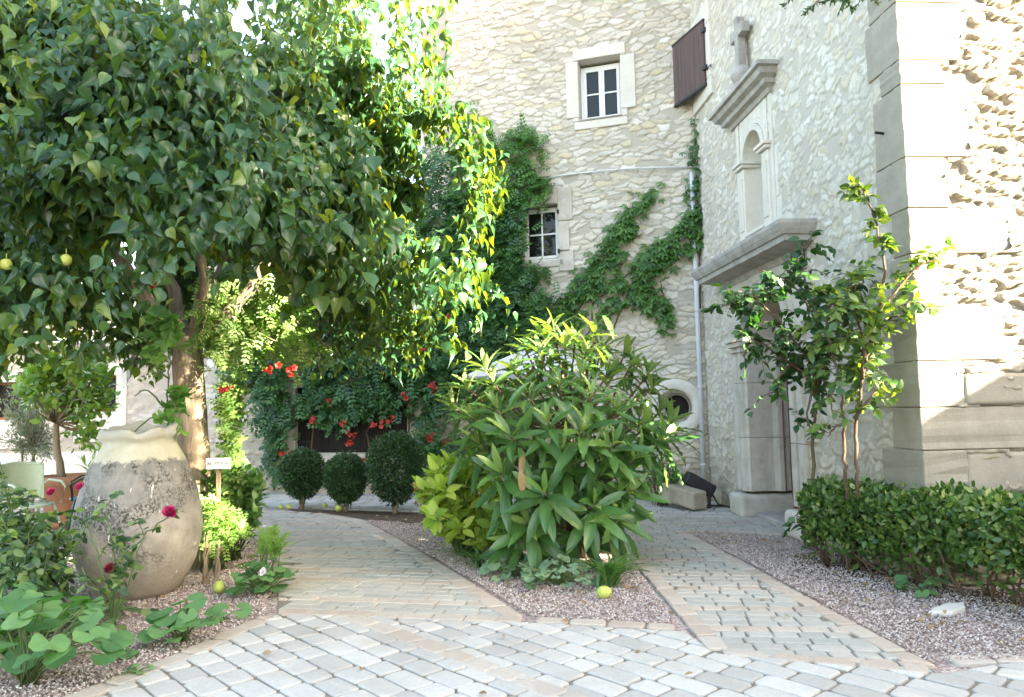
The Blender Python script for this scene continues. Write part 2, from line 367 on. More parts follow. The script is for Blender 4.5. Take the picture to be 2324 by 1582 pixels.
def t_palm():
    v = []; f = []
    for a, l in ((-110, .5), (-58, .8), (0, 1.), (58, .8), (110, .5)):
        k = len(v); s, c = math.sin(R(a)), math.cos(R(a))
        for x, y, z in ((0, 0, 0), (-.2 * l, .5 * l, -.02), (0, .55 * l, .05), (.2 * l, .5 * l, -.02), (0, l, -.16 * l)): v.append((x * c + y * s, -x * s + y * c, z))
        f += [(k, k + 2, k + 1), (k, k + 3, k + 2), (k + 1, k + 2, k + 4), (k + 2, k + 3, k + 4)]
    return np.array(v), np.array(f)
T['palm'] = t_palm()
T['pinnate'] = t_pinnate(4, .36, .3)
T['rose'] = t_pinnate(2, .46, .42)
T['wist'] = t_pinnate(6, .24, .32)

def leaves(tm, pos, fwd, nrm, size, rnd=None):
    """one array of leaf copies: returns verts, faces, rnd"""
    tv, tf = T[tm] if isinstance(tm, str) else tm
    pos = np.asarray(pos, float); N = len(pos); fwd = unit(fwd); s = unit(np.cross(fwd, nrm)); up = np.cross(s, fwd)
    size = np.broadcast_to(np.asarray(size, float), (N,))
    vr = tv[None] * size[:, None, None]
    vr[:, :, 2] *= (.4 + 1.2 * rng.random(N))[:, None]
    V = pos[:, None] + vr[..., :1] * s[:, None] + vr[..., 1:2] * fwd[:, None] + vr[..., 2:3] * up[:, None]
    F = tf[None] + (np.arange(N) * len(tv))[:, None, None]
    rnd = rng.random(N) if rnd is None else rnd
    return V.reshape(-1, 3), F.reshape(-1, tf.shape[1]), np.repeat(rnd, len(tv))
def leafobj(name, mat, parent, *args, **kw):
    v, f, r = leaves(*args, **kw); return mkmesh(name, v, f, mat, parent, r)
def rdir(n): return unit(rng.normal(size=(n, 3)))
def curve(p0, p1, bend=.1, n=6, axis=None):
    p0, p1 = np.asarray(p0, float), np.asarray(p1, float); t = np.linspace(0, 1, n)[:, None]; L = np.linalg.norm(p1 - p0)
    b = unit(rng.normal(size=3)) if axis is None else np.asarray(axis, float)
    return p0 + (p1 - p0) * t + b * bend * L * np.sin(np.pi * t) + rng.normal(size=(n, 3)) * .012 * L * np.sin(np.pi * t)
# ------------------------------------------------------------------ ground, paving, gravel
def sheet(name, poly, z, mat, kind='structure'):
    p = np.array([(x, y, z) for x, y in poly], float)
    if sum(p[i - 1, 0] * p[i, 1] - p[i, 0] * p[i - 1, 1] for i in range(len(p))) < 0: p = p[::-1]
    o = mkmesh(name, p, [np.arange(len(p))], mat, smooth=False); o['kind'] = kind; return o
sheet('ground', [(-400, -400), (400, -400), (400, 400), (-400, 400)], -.03, M['soil'])
P_L = [(-1.66, 5.32), (.05, 4.99), (-.62, 6.65), (-1.2, 7.95), (-1.95, 9.6), (-2.6, 10.3), (-3.4, 10.75), (-5.4, 11.4), (-6.4, 10.6), (-4.2, 9.6), (-3.05, 8.74), (-2.25, 7.2)]
P_T = [(-7.5, 12.4), (-5.4, 11.45), (-3.4, 11.1), (-2.5, 10.72), (-1.5, 10.4), (-.5, 10.1), (1.1, 9.6), (2.9, 9.1), (2.85, 10.9), (-5.6, 13.9), (-7.5, 14)]
P_R = [(1.1, 4.32), (2.15, 3.94), (2.07, 4.96), (1.95, 6.7), (1.81, 8.3), (3.0, 8.0), (2.95, 9.3), (1.1, 9.75), (1.05, 7.06)]
P_C = [(-6, -3), (-3.3, 2.2), (-2.6, 3.15), (-2.12, 3.88), (-1.87, 4.5), (-1.66, 5.32), (.05, 4.99), (1.03, 4.72), (1.1, 4.32), (2.15, 3.94), (2.7, 4.1), (5, 4.0), (6, -3)]
sheet('soil', [(-20, -3), (7, -3), (7, 14.6), (-20, 14.6)], -.016, M['gravel'])
sheet('soil', [(2.45, 6.9), (2.3, 6.5), (2.75, 5.6), (3.25, 4.75), (4.2, 4.6), (4.2, 5.6), (3.1, 5.6), (2.95, 7.2)], -.006, M['soil'])
sheet('soil', [(-3.3, 10.85), (-1.95, 9.75), (-1.2, 8.7), (.2, 8.2), (.9, 9.5), (-1.5, 10.25)], -.006, M['soil'])
for nm, pl in (('path', P_L), ('path', P_R), ('path', P_T), ('courtyard', P_C)): sheet(nm, pl, -.011, M['joint'])

def shclip(subject, clip):
    out = [np.array(p) for p in subject]; n = len(clip)
    for i in range(n):
        a, b = clip[i], clip[(i + 1) % n]; e = b - a; ins = lambda p: e[0] * (p[1] - a[1]) - e[1] * (p[0] - a[0]) >= 0
        inp, out = out, []
        for j in range(len(inp)):
            p, q = inp[j - 1], inp[j]; ip, iq = ins(p), ins(q)
            if ip != iq:
                d = q - p; tt = (e[0] * (a[1] - p[1]) - e[1] * (a[0] - p[0])) / (e[0] * d[1] - e[1] * d[0] + 1e-12); out.append(p + d * tt)
            if iq: out.append(q)
        if len(out) < 3: return None
    return np.array(out)
def area(p): x, y = p[:, 0], p[:, 1]; return .5 * np.sum(x * np.roll(y, -1) - y * np.roll(x, -1))
def stone(mb, p, rnd, z=0., rim=.012):
    c = p.mean(0); n = len(p); d = p - c; L = np.linalg.norm(d, axis=1, keepdims=True)
    tlt = rng.normal(size=2) * .006
    def ring(k, zz): q = c + d * np.maximum(.3, 1 - k / (L + 1e-6)); return np.c_[q, zz + (q - c) @ tlt]
    z += rng.normal() * .0012
    v = np.vstack([ring(0, z - .02), ring(rim * .35, z - rim * .35), ring(rim, z), ring(rim * 3, z + .0015)])
    i = np.arange(n); j = (i + 1) % n
    f = [np.stack([i + k * n, j + k * n, j + (k + 1) * n, i + (k + 1) * n], -1) for k in range(3)]
    mb.add(v, np.vstack(f), rnd); mb.f.append(np.arange(n) + 3 * n + mb.n - 4 * n)
def rrect(w, h, rad, jit):
    pts = []
    for cx, cy, a0 in ((w / 2 - rad, h / 2 - rad, 0), (-w / 2 + rad, h / 2 - rad, 90), (-w / 2 + rad, -h / 2 + rad, 180), (w / 2 - rad, -h / 2 + rad, 270)):
        for a in (0, 45, 90): pts.append((cx + rad * math.cos(R(a0 + a)), cy + rad * math.sin(R(a0 + a))))
    return np.array(pts) + rng.normal(size=(12, 2)) * jit
def pave(name, poly, org, ang, rw, lens, gap, pink=None, rad=.02, mat=M['paver'], far=99, skip=None):
    poly = np.array(poly, float)
    if area(poly) < 0: poly = poly[::-1]
    ca, sa = math.cos(ang), math.sin(ang); Rm = np.array([[ca, sa], [-sa, ca]]); org = np.array(org)
    loc = (poly - org) @ Rm.T; lo, hi = loc.min(0), loc.max(0); mb, mp = MB(), MB()
    for k in range(int(math.floor(lo[1] / rw)), int(math.ceil(hi[1] / rw)) + 1):
        x = lo[0] - random.random() * .3
        while x < hi[0]:
            l = random.uniform(*lens); c = np.array([x + l / 2, (k + .5) * rw]); x += l
            q = (rrect(l - gap, rw - gap, min(rad, rw * .4), .0025) + c) @ Rm + org
            if q[:, 1].max() < 2.4 or abs(q[0, 0]) > .75 * q[0, 1] + .8: continue
            ins = inpoly(q, poly)
            if not ins.any(): continue
            if not ins.all():
                q = shclip(poly, q)
                if q is None or area(q) < .003: continue
                q = q + (q.mean(0) - q) * .03
            if skip is not None and inpoly(q.mean(0), skip)[0]: continue
            (mp if (pink and pink(k)) else mb).add if 0 else None
            stone(mp if (pink and pink(k)) else mb, q, random.random())
    o = mb.build(name, mat, smooth=False); o['kind'] = 'structure'
    if mp.n: o = mp.build(name, M['paver_pink']); o['kind'] = 'structure'
def border(mb, line, wid, lens, z=.004):
    line = np.array(line, float); seg = np.linalg.norm(np.diff(line, axis=0), axis=1); cum = np.r_[0, np.cumsum(seg)]
    at = lambda s: np.array([np.interp(s, cum, line[:, 0]), np.interp(s, cum, line[:, 1])])
    s = 0
    while s < cum[-1] - .05:
        l = min(random.uniform(*lens), cum[-1] - s); a, b = at(s + .006), at(s + l - .006); d = unit(b - a); n = np.array([-d[1], d[0]]); c = (a + b) / 2
        q = rrect(np.linalg.norm(b - a), wid, .02, .003) @ np.array([d, n]) + c
        if q[:, 1].max() > 2.2: stone(mb, q, random.random(), z)
        s += l
rose_row = [(-1.11, 5.18), (-.55, 4.57), (.05, 3.91), (.9, 3.0), (1.9, 1.9)]
pave('courtyard', P_C, (-1.11, 5.18), math.atan2(-1.27, 1.16), .158, (.17, .30), .009, None, .026)
pave('path', P_L, (-.8, 5.15), math.atan2(-.2, 1.0), .118, (.15, .26), .0045, lambda k: k % 8 in (0, 3), .01, M['paver_path'])
pave('path', P_R, (1.6, 4.1), math.atan2(-.12, 1.0), .115, (.13, .22), .0045, lambda k: k % 9 in (0, 5), .01, M['paver_path'])
pave('path', P_T, (0, 10), R(-17), .15, (.2, .34), .009, None, .02)
mb = MB()
border(mb, [(-2.66, 3.1), (-2.18, 3.86), (-1.92, 4.5), (-1.70, 5.25)], .13, (.22, .3))
border(mb, [(-1.64, 5.36), (-.8, 5.2), (.03, 5.04)], .13, (.2, .28))
border(mb, [(-.02, 5.1), (-.66, 6.65), (-1.24, 7.95), (-2.0, 9.6), (-2.7, 10.3)], .14, (.2, .3))
border(mb, [(.12, 5.03), (.55, 4.93), (1.02, 4.8)], .12, (.18, .26))
border(mb, [(1.14, 4.37), (1.1, 7.06), (1.14, 8.6)], .13, (.2, .28))
border(mb, [(1.18, 4.33), (2.12, 3.98)], .12, (.2, .28))
border(mb, [(2.12, 4.03), (2.04, 4.96), (1.92, 6.7), (1.79, 8.25)], .13, (.2, .28))
border(mb, [(1.85, 8.36), (3.0, 8.02)], .12, (.2, .28))
border(mb, [(2.3, 4.12), (3.2, 4.15), (5, 4.0)], .13, (.2, .3))
border(mb, rose_row, .135, (.2, .3), .006)
o = mb.build('path', M['paver_pink']); o['kind'] = 'structure'

def gravel(poly, dens, smin=.009, smax=.016, keep=None):
    n = int(abs(area(np.array(poly, float))) * dens); q = samp_poly(poly, n)
    if keep is not None: q = q[keep(q)]
    n = len(q); oc = np.array([[1, 0, 0], [0, 1, 0], [-1, 0, 0], [0, -1, 0], [0, 0, .75], [0, 0, -.6]], float)
    tf = np.array([[0, 1, 4], [1, 2, 4], [2, 3, 4], [3, 0, 4], [1, 0, 5], [2, 1, 5], [3, 2, 5], [0, 3, 5]])
    s = rng.uniform(smin, smax, n) * .62; a = rng.random(n) * 6.3; v = oc[None] * s[:, None, None] * (.65 + .7 * rng.random((n, 6, 1)))
    c, sn = np.cos(a)[:, None], np.sin(a)[:, None]
    tilt = rng.normal(size=(n, 1)) * .5
    x = v[..., 0] * c - v[..., 1] * sn; y = v[..., 0] * sn + v[..., 1] * c; z = v[..., 2] + tilt * x
    hump = fbm(q[:, 0] * 1.5, q[:, 1] * 1.5, 3)[:, None] * .035 - .018
    V = np.stack([x + q[:, :1], y + q[:, 1:2], z + hump + .0 + rng.random((n, 1)) * .012], -1)
    return V.reshape(-1, 3), (tf[None] + np.arange(n)[:, None, None] * 6).reshape(-1, 3), np.repeat(rng.random(n), 6)
GV = [gravel([(-4.6, 2.6), (-2.72, 3.1), (-2.24, 3.86), (-1.98, 4.5), (-1.74, 5.3), (-2.3, 7.2), (-3.05, 8.6), (-4.5, 8.6), (-5.2, 5.6)], 4300, keep=lambda q: (q[:, 0] > -.72 * q[:, 1])),
      gravel([(.1, 5.1), (1.02, 4.86), (1.02, 7.0), (1.0, 8.6), (-1.0, 9.2), (-1.86, 9.55), (-.56, 6.66)], 4300, keep=lambda q: fbm(q[:, 0] * 1.2, q[:, 1] * 1.2, 9) > .28 + .06 * (q[:, 1] - 6.5)),
      gravel([(2.18, 4.1), (4.2, 4.1), (4.2, 5.6), (3.1, 5.7), (2.95, 7.9), (1.87, 8.3), (2.0, 6.7), (2.12, 4.96)], 4300, keep=lambda q: (q[:, 0] - 2.45 < (6.7 - q[:, 1]) * .52 + .45 * (rng.random(len(q)) - .5)) | (rng.random(len(q)) < .25))]
off = 0; vs, fs, rs = [], [], []
for v, f, r in GV: vs.append(v); fs.append(f + off); rs.append(r); off += len(v)
o = mkmesh('gravel', np.vstack(vs), np.vstack(fs), M['pebble'], rnd=np.concatenate(rs), smooth=False)
tag(o, 'pinkish crushed gravel spread over the planting beds beside the paved paths', 'gravel', kind='stuff')
# fallen dry leaves and twigs on the central and right beds
q = np.vstack([samp_poly([(.0, 5.4), (.9, 5.2), (.95, 7.5), (.9, 9), (-1.9, 9.9), (-.5, 6.9)], 190), samp_poly([(2.2, 4.3), (3.6, 4.3), (3.1, 5.5), (2.9, 7.5), (1.95, 8), (2.2, 5)], 150), samp_poly([(-4, 3.5), (-2.2, 4.2), (-2, 5.5), (-4, 7)], 80), samp_poly([(-1.6, 3), (2.5, 3), (1.6, 6), (-2, 9)], 34)])
n = len(q); v, f, r = leaves('small', np.c_[q, .012 + .02 * rng.random(n)], np.c_[rng.normal(size=(n, 2)), .1 * rng.normal(size=n)], np.c_[rng.normal(size=(n, 2)) * .4, np.ones(n)], rng.uniform(.025, .06, n))
tag(mkmesh('leaf_litter', v, f, M['brownleaf'], rnd=r), 'small dry brown leaves lying scattered over the gravel beds', 'leaf litter', kind='stuff')

# ------------------------------------------------------------------ rubble masonry with real relief
def rubble(name, W, H, step, cw, ch, depth, mat, parent, holes=(), seed=0, loc=(0, 0, 0), rz=0., z0=0., mortar=.07, warp=.5, skip=.12, big=None):
    nx, nz = int(W / step) + 1, int(H / step) + 1
    u, z = np.meshgrid(np.linspace(0, W, nx), np.linspace(0, H, nz)); so = seed * 13.7
    uu = u + (fbm(u / (cw * 1.1), z / (ch * 1.3), seed, 3) - .47) * cw * warp * 2; zz = z + (fbm(u / (cw * 1.1), z / (ch * 1.5), seed + 5, 3) - .47) * ch * warp * 2.6
    zz = zz + (vnoise(u / .9, z / 2.2, seed + 9) - .5) * ch * 1.4
    ci = np.floor(uu / cw).astype(int); cj = np.floor(zz / ch).astype(int)
    F1 = np.full(u.shape, 9.); F2 = F1.copy(); ID = np.zeros(u.shape, int); LX = np.zeros(u.shape); LZ = np.zeros(u.shape)
    h = lambda a, b, k: _lat[(a * 7 + b * 131 + k * 53 + seed * 17) % 256, (a * 57 + b * 3 + k * 29) % 256]
    for dj in (-2, -1, 0, 1, 2):
        for di in (-1, 0, 1):
            a, b = ci + di, cj + dj; px = (a + .5 + .5 * (b % 2) + (h(a, b, 1) - .5) * .95) * cw; pz = (b + .5 + (h(a, b, 2) - .5) * .8) * ch
            px = px - .25 * cw; wt = .75 + .6 * h(a, b, 7)
            dx, dz = (uu - px) / cw, (zz - pz) / ch; d = (np.abs(dx) ** 2.4 + np.abs(dz) ** 2.4) ** (1 / 2.4) / wt
            nearer = d < F1; F2 = np.where(nearer, F1, np.minimum(F2, d)); ID = np.where(nearer, (a * 8191 + b) & 0xffff, ID)
            LX = np.where(nearer, dx, LX); LZ = np.where(nearer, dz, LZ); F1 = np.where(nearer, d, F1)
    rs = lambda k: _lat[(ID + k * 31) % 256, (ID // 256 + k * 77) % 256]
    e = F2 - F1; fine = fbm(u / .045, z / .035, seed + 20, 4) - .47; sst = lambda x: np.clip(x, 0, 1) ** 2 * (3 - 2 * np.clip(x, 0, 1))
    ms = sst((e + fine * .12 - mortar) / .10) * (rs(3) > skip)
    ht = ms * ((.35 + .75 * rs(1)) + (rs(2) - .5) * .7 * LX + (-.30 + (rs(4) - .5) * .7) * LZ + fine * .45)
    ht = ht + fine * .35 + (fbm(u / .5, z / .4, seed + 40, 3) - .47) * .8
    y = -depth * ht
    v = np.stack([u, y, z + z0], -1).reshape(-1, 3)
    idx = np.arange(nx * nz).reshape(nz, nx); f = np.stack([idx[:-1, :-1], idx[:-1, 1:], idx[1:, 1:], idx[1:, :-1]], -1).reshape(-1, 4)
    cu = (u[:-1, :-1] + step / 2).ravel(); cz = (z[:-1, :-1] + step / 2 + z0).ravel(); keep = np.ones(len(f), bool)
    for hl in holes:
        if hl[0] == 'c': keep &= (cu - hl[1]) ** 2 + (cz - hl[2]) ** 2 > hl[3] ** 2
        else: keep &= ~((cu > hl[0]) & (cu < hl[1]) & (cz > hl[2]) & (cz < hl[3]))
    o = mkmesh(name, v, f[keep], mat, parent, local=True, attrs={'stone': rs(6).ravel(), 'mort': ms.ravel()})
    o.location = loc; o.rotation_euler = (0, 0, rz); return o

K = 1.06
O_T = np.array([2.615 * K, 10.167 * K, 0.])
# ================================================================== the tower and the low house wall on the left of it
tower = thing('stone_tower', 'tall pale rubble stone tower with a small white casement window and a round oculus', 'tower', tuple(O_T), R(-17.6))
TF = Frame(O_T, R(-17.6)); hit = TF.hit
TW = 3.70 * K
def span(pts): a = np.array([hit(*p) for p in pts]); return a[:, 0].min(), a[:, 0].max(), a[:, 2].min(), a[:, 2].max()
ox0, ox1, oz0, oz1 = hit(1313, 205)[0], hit(1409, 200)[0], hit(1360, 272)[2], hit(1360, 131)[2]
q0, q1, qz0, qz1 = hit(1184, 530)[0], hit(1267, 530)[0], hit(1228, 592)[2], hit(1228, 466)[2]
occ = hit(1533, 925); OX, OZ = occ[0], occ[2]; OR = .40; OI = .25
rubble('wall', TW, 9.6, .0135, .20, .078, .018, M['tower'], tower, [(ox0 + TW, ox1 + TW, oz0, oz1), (q0 + TW, q1 + TW, qz0, qz1), ('c', OX + TW, OZ, OR - .03)], 1, (-TW, 0, 0), mortar=.06)
mb = MB(); mb.box(-TW, 4, .42, 5, 0, 9.6); mb.box(-TW, -TW + .1, .012, .45, 0, 9.6)
mb.build('wall', M['tower'], tower, local=True)
mb = MB(); mb.prism([(-TW - .3, 9.6), (4.3, 9.6), (.2, 10.8)], -.3, 5.3); mb.build('roof', M['terracotta'], tower, local=True)
def window_surround(par, pieces, mat, name='window_surround', y0=-.035, y1=.30, bev=.012):
    for (a, b, c, d) in pieces:
        mb = MB(); mb.box(a, b, y0, y1, c, d); yield mb.build(name, mat, par, local=True, bevel=bev)
def H(px, py): return hit(px, py)
# upper window: lintel, two jambs, sill of pale dressed stone
lx0, lx1 = H(1300, 120)[0], H(1418, 105)[0]; jl = H(1285, 200)[0]; jr = H(1442, 190)[0]
ltop = (H(1302, 115)[2] + H(1416, 97)[2]) / 2; sbot = (H(1306, 297)[2] + H(1425, 283)[2]) / 2
jt_l, jb_l = H(1285, 146)[2], H(1285, 272)[2]; jt_r, jb_r = H(1440, 122)[2], H(1440, 244)[2]
list(window_surround(tower, [(lx0, lx1, oz1 - .002, ltop), (jl, ox0, jb_l, jt_l), (ox1, jr, jb_r, jt_r), (H(1304, 290)[0], H(1425, 290)[0], sbot, oz0), (lx0, ox0 - .002, jt_l + .004, oz1 - .006), (ox1 + .002, lx1, jt_r + .004, oz1 - .006), (ox0 - .1, ox0 - .002, oz0 + .004, jb_l - .004), (ox1 + .002, ox1 + .09, oz0 + .004, jb_r - .004)], M['white_stone']))
def casement(par, x0, x1, z0, z1, y, mat, sashes=2, rows=2, fr=.045, cols=1):
    w_ = thing('window', None, None); w_.parent = par
    fm = MB()
    for a, b, c, d in ((x0, x0 + fr, z0, z1), (x1 - fr, x1, z0, z1), (x0 + fr, x1 - fr, z1 - fr, z1), (x0 + fr, x1 - fr, z0, z0 + fr)): fm.box(a, b, y, y + .07, c, d)
    fm.build('frame', mat, w_, local=True, bevel=.004)
    X = np.linspace(x0 + fr, x1 - fr, sashes + 1)
    for k in range(sashes):
        sm = MB(); a, b, c, d = X[k] + .002, X[k + 1] - .002, z0 + fr + .002, z1 - fr - .002; s = .042
        for e, f, g, h in ((a, a + s, c, d), (b - s, b, c, d), (a + s, b - s, d - s, d), (a + s, b - s, c, c + s)): sm.box(e, f, y - .012, y + .045, g, h)
        for rr in range(1, rows): zz = c + (d - c) * rr / rows; sm.box(a + s, b - s, y - .006, y + .035, zz - .012, zz + .012)
        for cc in range(1, cols): xx = a + (b - a) * cc / cols; sm.box(xx - .012, xx + .012, y - .005, y + .034, c + s, d - s)
        sm.build('sash', mat, w_, local=True, bevel=.004)
        gm = MB(); gm.box(a + s, b - s, y + .012, y + .018, c + s, d - s); gm.build('pane', M['glass'], w_, local=True)
    bm_ = MB(); bm_.box(x0, x1, y + .08, y + .1, z0, z1); bm_.build('backing', M['dark_in'], w_, local=True)
    return w_
casement(tower, ox0 + .002, ox1 - .002, oz0 + .03, oz1 - .05, .17, M['white_paint'])
mb = MB(); mb.box(ox0, ox1, -.05, .17, oz0 + .001, oz0 + .028); mb.build('window_sill', M['cornice'], tower, local=True, bevel=.008)
# middle window half behind the creeper
casement(tower, q0 + .002, q1 - .002, qz0 + .02, qz1 - .02, .13, M['white_paint'], 1, 2, .03, 2)
wr = H(1270, 520)[0]
list(window_surround(tower, [(q1, H(1300, 520)[0], H(1290, 500)[2], H(1290, 425)[2]), (q1, H(1292, 520)[0], H(1290, 568)[2], H(1290, 502)[2]), (q1, H(1303, 600)[0], H(1290, 615)[2], H(1290, 570)[2]), (q0 - .05, q1 - .002, qz1, H(1270, 428)[2]), (q0 - .15, q0 - .002, qz0, qz1 + .1), (q0 - .1, H(1282, 620)[0], qz0 - .11, qz0)], M['ashlar']))
for zz in (qz0 + .12, qz1 - .14): mb = MB(); mb.box(q1 - .005, q1 + .025, -.07, -.03, zz - .03, zz + .03); mb.build('hinge', M['iron'], tower, local=True)

# oculus ring with deep splayed reveal
mb = MB(); n = 40; th = np.linspace(0, 2 * np.pi, n, endpoint=False)
prof = [(OR, .05), (OR, -.035), (OR - .012, -.05), (OI + .02, -.05), (OI, -.035), (OI - .05, .2), (OI - .05, .35)]
v = np.vstack([np.c_[OX + r * np.cos(th) * (1.0), np.full(n, y), OZ + r * np.sin(th) * 1.04] for r, y in prof]); i = np.arange(n); j = (i + 1) % n
mb.add(v, np.vstack([np.stack([i + k * n, i + (k + 1) * n, j + (k + 1) * n, j + k * n], -1) for k in range(len(prof) - 1)])); oc_ = mb.build('oculus', M['white_stone'], tower, smooth=True, local=True)
mb = MB(); v = np.vstack([np.c_[OX + r * np.cos(th), np.full(n, y), OZ + r * 1.04 * np.sin(th)] for r, y in ((OI - .045, .2), (OI - .045, .17), (OI - .075, .17), (OI - .075, .2))])
mb.add(v, np.vstack([np.stack([i + k * n, i + (k + 1) * n, j + (k + 1) * n, j + k * n], -1) for k in range(3)])); mb.build('window_frame', M['cornice'], tower, True, True)
mb = MB(); mb.prism([(OX + OI * math.cos(a), OZ + OI * math.sin(a)) for a in th], .30, .31); mb.build('pane', M['dark_in'], tower, local=True)
# white cable along the wall, and downpipe in the corner
pts = np.array([hit(px, py, -.06) for px, py in ((1225, 406), (1290, 396), (1345, 390), (1362, 388), (1420, 383), (1500, 380), (1582, 379))])
mb = MB(); mb.tube(TF.w(pts), .011, 6); o = mb.build('wall_cable', M['cable'], tower, True)
bpy.context.view_layer.update(); o.matrix_parent_inverse = Matrix.Identity(4)
def to_local(o, F):                    # vertices given in world coordinates minus the frame's origin: turn them into the frame
    c, s = math.cos(F.a), math.sin(F.a); me = o.data; a = np.empty(len(me.vertices) * 3, np.float32); me.vertices.foreach_get('co', a); a = a.reshape(-1, 3)
    b = np.c_[a[:, 0] * c + a[:, 1] * s, -a[:, 0] * s + a[:, 1] * c, a[:, 2]]; me.vertices.foreach_set('co', b.astype(np.float32).ravel()); me.update(); return o
to_local(o, TF)
mb = MB(); mb.tube([(-.075, -.075, .0), (-.075, -.07, 2.4), (-.075, -.075, 4.75)], .034, 10); 
for zz in (.5, 1.6, 2.7, 3.9): mb.tube([(-.075, -.075, zz), (-.075, -.075, zz + .03)], .041, 10)
o = mb.build('downpipe', M['pipe'], tower, True, True)

# lower house with the creeper on it
LW = 4.75 * K
house = thing('creeper_house', 'low stone house wall smothered in red flowered creeper with a dark boarded opening', 'house', tuple(TF.w((-TW - .012, .05, 0))[0]), R(-17.6))
HO = np.array([-TW - .012, .05, 0])
HF = Frame(TF.w(HO)[0], R(-17.6))
a0, a1, b0, b1 = HF.hit(672, 960)[0], HF.hit(925, 960)[0], HF.hit(800, 1028)[2], HF.hit(800, 876)[2]
rubble('wall', LW, 4.3, .02, .23, .10, .024, M['tower'], house, [(a0 + LW, a1 + LW, b0, b1)], 4, (-LW, 0, 0), mortar=.05)
mb = MB(); mb.box(-LW, 0, .35, 4, 0, 4.3); mb.box(-LW, -LW + .1, .012, .4, 0, 4.3); mb.build('wall', M['tower'], house, local=True)
mb = MB(); mb.prism([(-LW - .2, 4.3), (0, 4.3), (0, 4.42), (-LW - .2, 4.42)], -.25, 4.2); mb.build('roof', M['cornice'], house, local=True)
list(window_surround(house, [(HF.hit(645, 1000)[0], a0 - .002, b0 - .1, b1 + .1), (a1 + .002, HF.hit(960, 960)[0], b0 + .002, b1 + .1), (HF.hit(640, 1040)[0], HF.hit(958, 1040)[0], HF.hit(800, 1052)[2], b0 - .004), (a0 - .2, a1 + .2, b1 + .104, b1 + .3)], M['white_stone'], y1=.25))
sh = thing('shutter', None, None); sh.parent = house
mb = MB(); nb = 14
for k in range(nb):
    x0 = a0 + (a1 - a0) * k / nb; mb.box(x0 + .002, x0 + (a1 - a0) / nb - .002, .05, .085, b0 + .005, b1, random.random())
mb.build('boards', M['dark_wood'], sh, local=True)
for zz in (b0 + .18, b1 - .2):
    for xa, xb in ((a0 - .03, a0 + .3), (a1 - .3, a1 + .03)): mb = MB(); mb.box(xa, xb, .03, .048, zz - .02, zz + .02); mb.build('hinge', M['iron'], sh, local=True)
# a small carved square block set in the wall
cx, _, cz = HF.hit(553, 955); mb = MB(); mb.box(cx - .1, cx + .1, -.05, .02, cz - .11, cz + .11); mb.box(cx - .055, cx - .02, -.068, -.048, cz - .05, cz + .06); mb.box(cx + .02, cx + .055, -.068, -.048, cz - .05, cz + .06); mb.box(cx - .02, cx + .02, -.062, -.048, cz - .07, cz + .02)
mb.build('carved_block', M['white_stone'], house, local=True, bevel=.01)

# ================================================================== the chapel on the right
LC = 4.77 * K; AC = R(-86.3)
chapel = thing('stone_chapel', 'pale stone chapel with a carved doorway, arched wall niche, cornices and big corner blocks', 'chapel', tuple(O_T), AC)
CFm = Frame(O_T, AC); ch = CFm.hit
d0, d1 = 1.483 * K, 2.66 * K; DW = d1 - d0; DC = (d0 + d1) / 2; ZS = 2.10; DR = DW / 2
n0, n1 = 1.72 * K, 2.33 * K; NC = (n0 + n1) / 2; NR = (n1 - n0) / 2; NZ0, NZS = 3.38, 4.30
sh_x0 = ch(1606, 120)[0]; sh_z1, sh_z0 = ch(1605, 47)[2], ch(1612, 187)[2]
rubble('wall', LC, 9.4, .0135, .13, .085, .012, M['chapel'], chapel, [(d0 - .2, d1 + .2, -1, ZS + DR + .1), (n0 - .05, n1 + .05, NZ0 - .1, NZS + NR + .08), (.08, sh_x0, sh_z0 + .06, sh_z1 - .06)], 2, mortar=.08, warp=.85, skip=.2)
mb = MB(); mb.box(0, LC - .01, .62, 5, 0, 9.4); mb.box(0, d0 - .21, .05, .62, 0, 3.2); mb.box(d1 + .21, LC - .02, .05, .62, 0, 3.2); mb.box(0, LC - .02, .36, .61, 3.2, 9.4)
mb.build('wall', M['chapel'], chapel, local=True)
mb = MB(); mb.box(-.3, LC + .3, -.3, 5.3, 9.4, 9.6); mb.build('roof', M['terracotta'], chapel, local=True)
# front face, sunlit, with deep rubble relief; its x runs along the chapel's y
FWid = 4.2
rows = [(-420, 190, 120), (-250, 150, 90), (-120, 150, 60), (10, 160, 70), (140, 100, 45), (195, 160, 62), (360, 95, 60), (475, 240, 40), (578, 60, 45), (698, 190, 40), (820, 95, 95), (925, 280, 55), (1022, 100, 90), (1130, 60, 40), (1260, 60, 40)]
Yc = CFm.w((LC, 0, 0))[0][1]
FHOLES = [(-.1, rows[k][1] / FPX * Yc - .035, ch(2030 + .058 * rows[k + 1][0], rows[k + 1][0])[2], ch(2030 + .058 * rows[k][0], rows[k][0])[2]) for k in range(len(rows) - 1)]
rubble('front_wall', FWid, 9.4, .0125, .25, .072, .046, M['butt'], chapel, FHOLES, 3, (LC, 0, 0), R(90), mortar=.10, warp=.7, skip=.05)
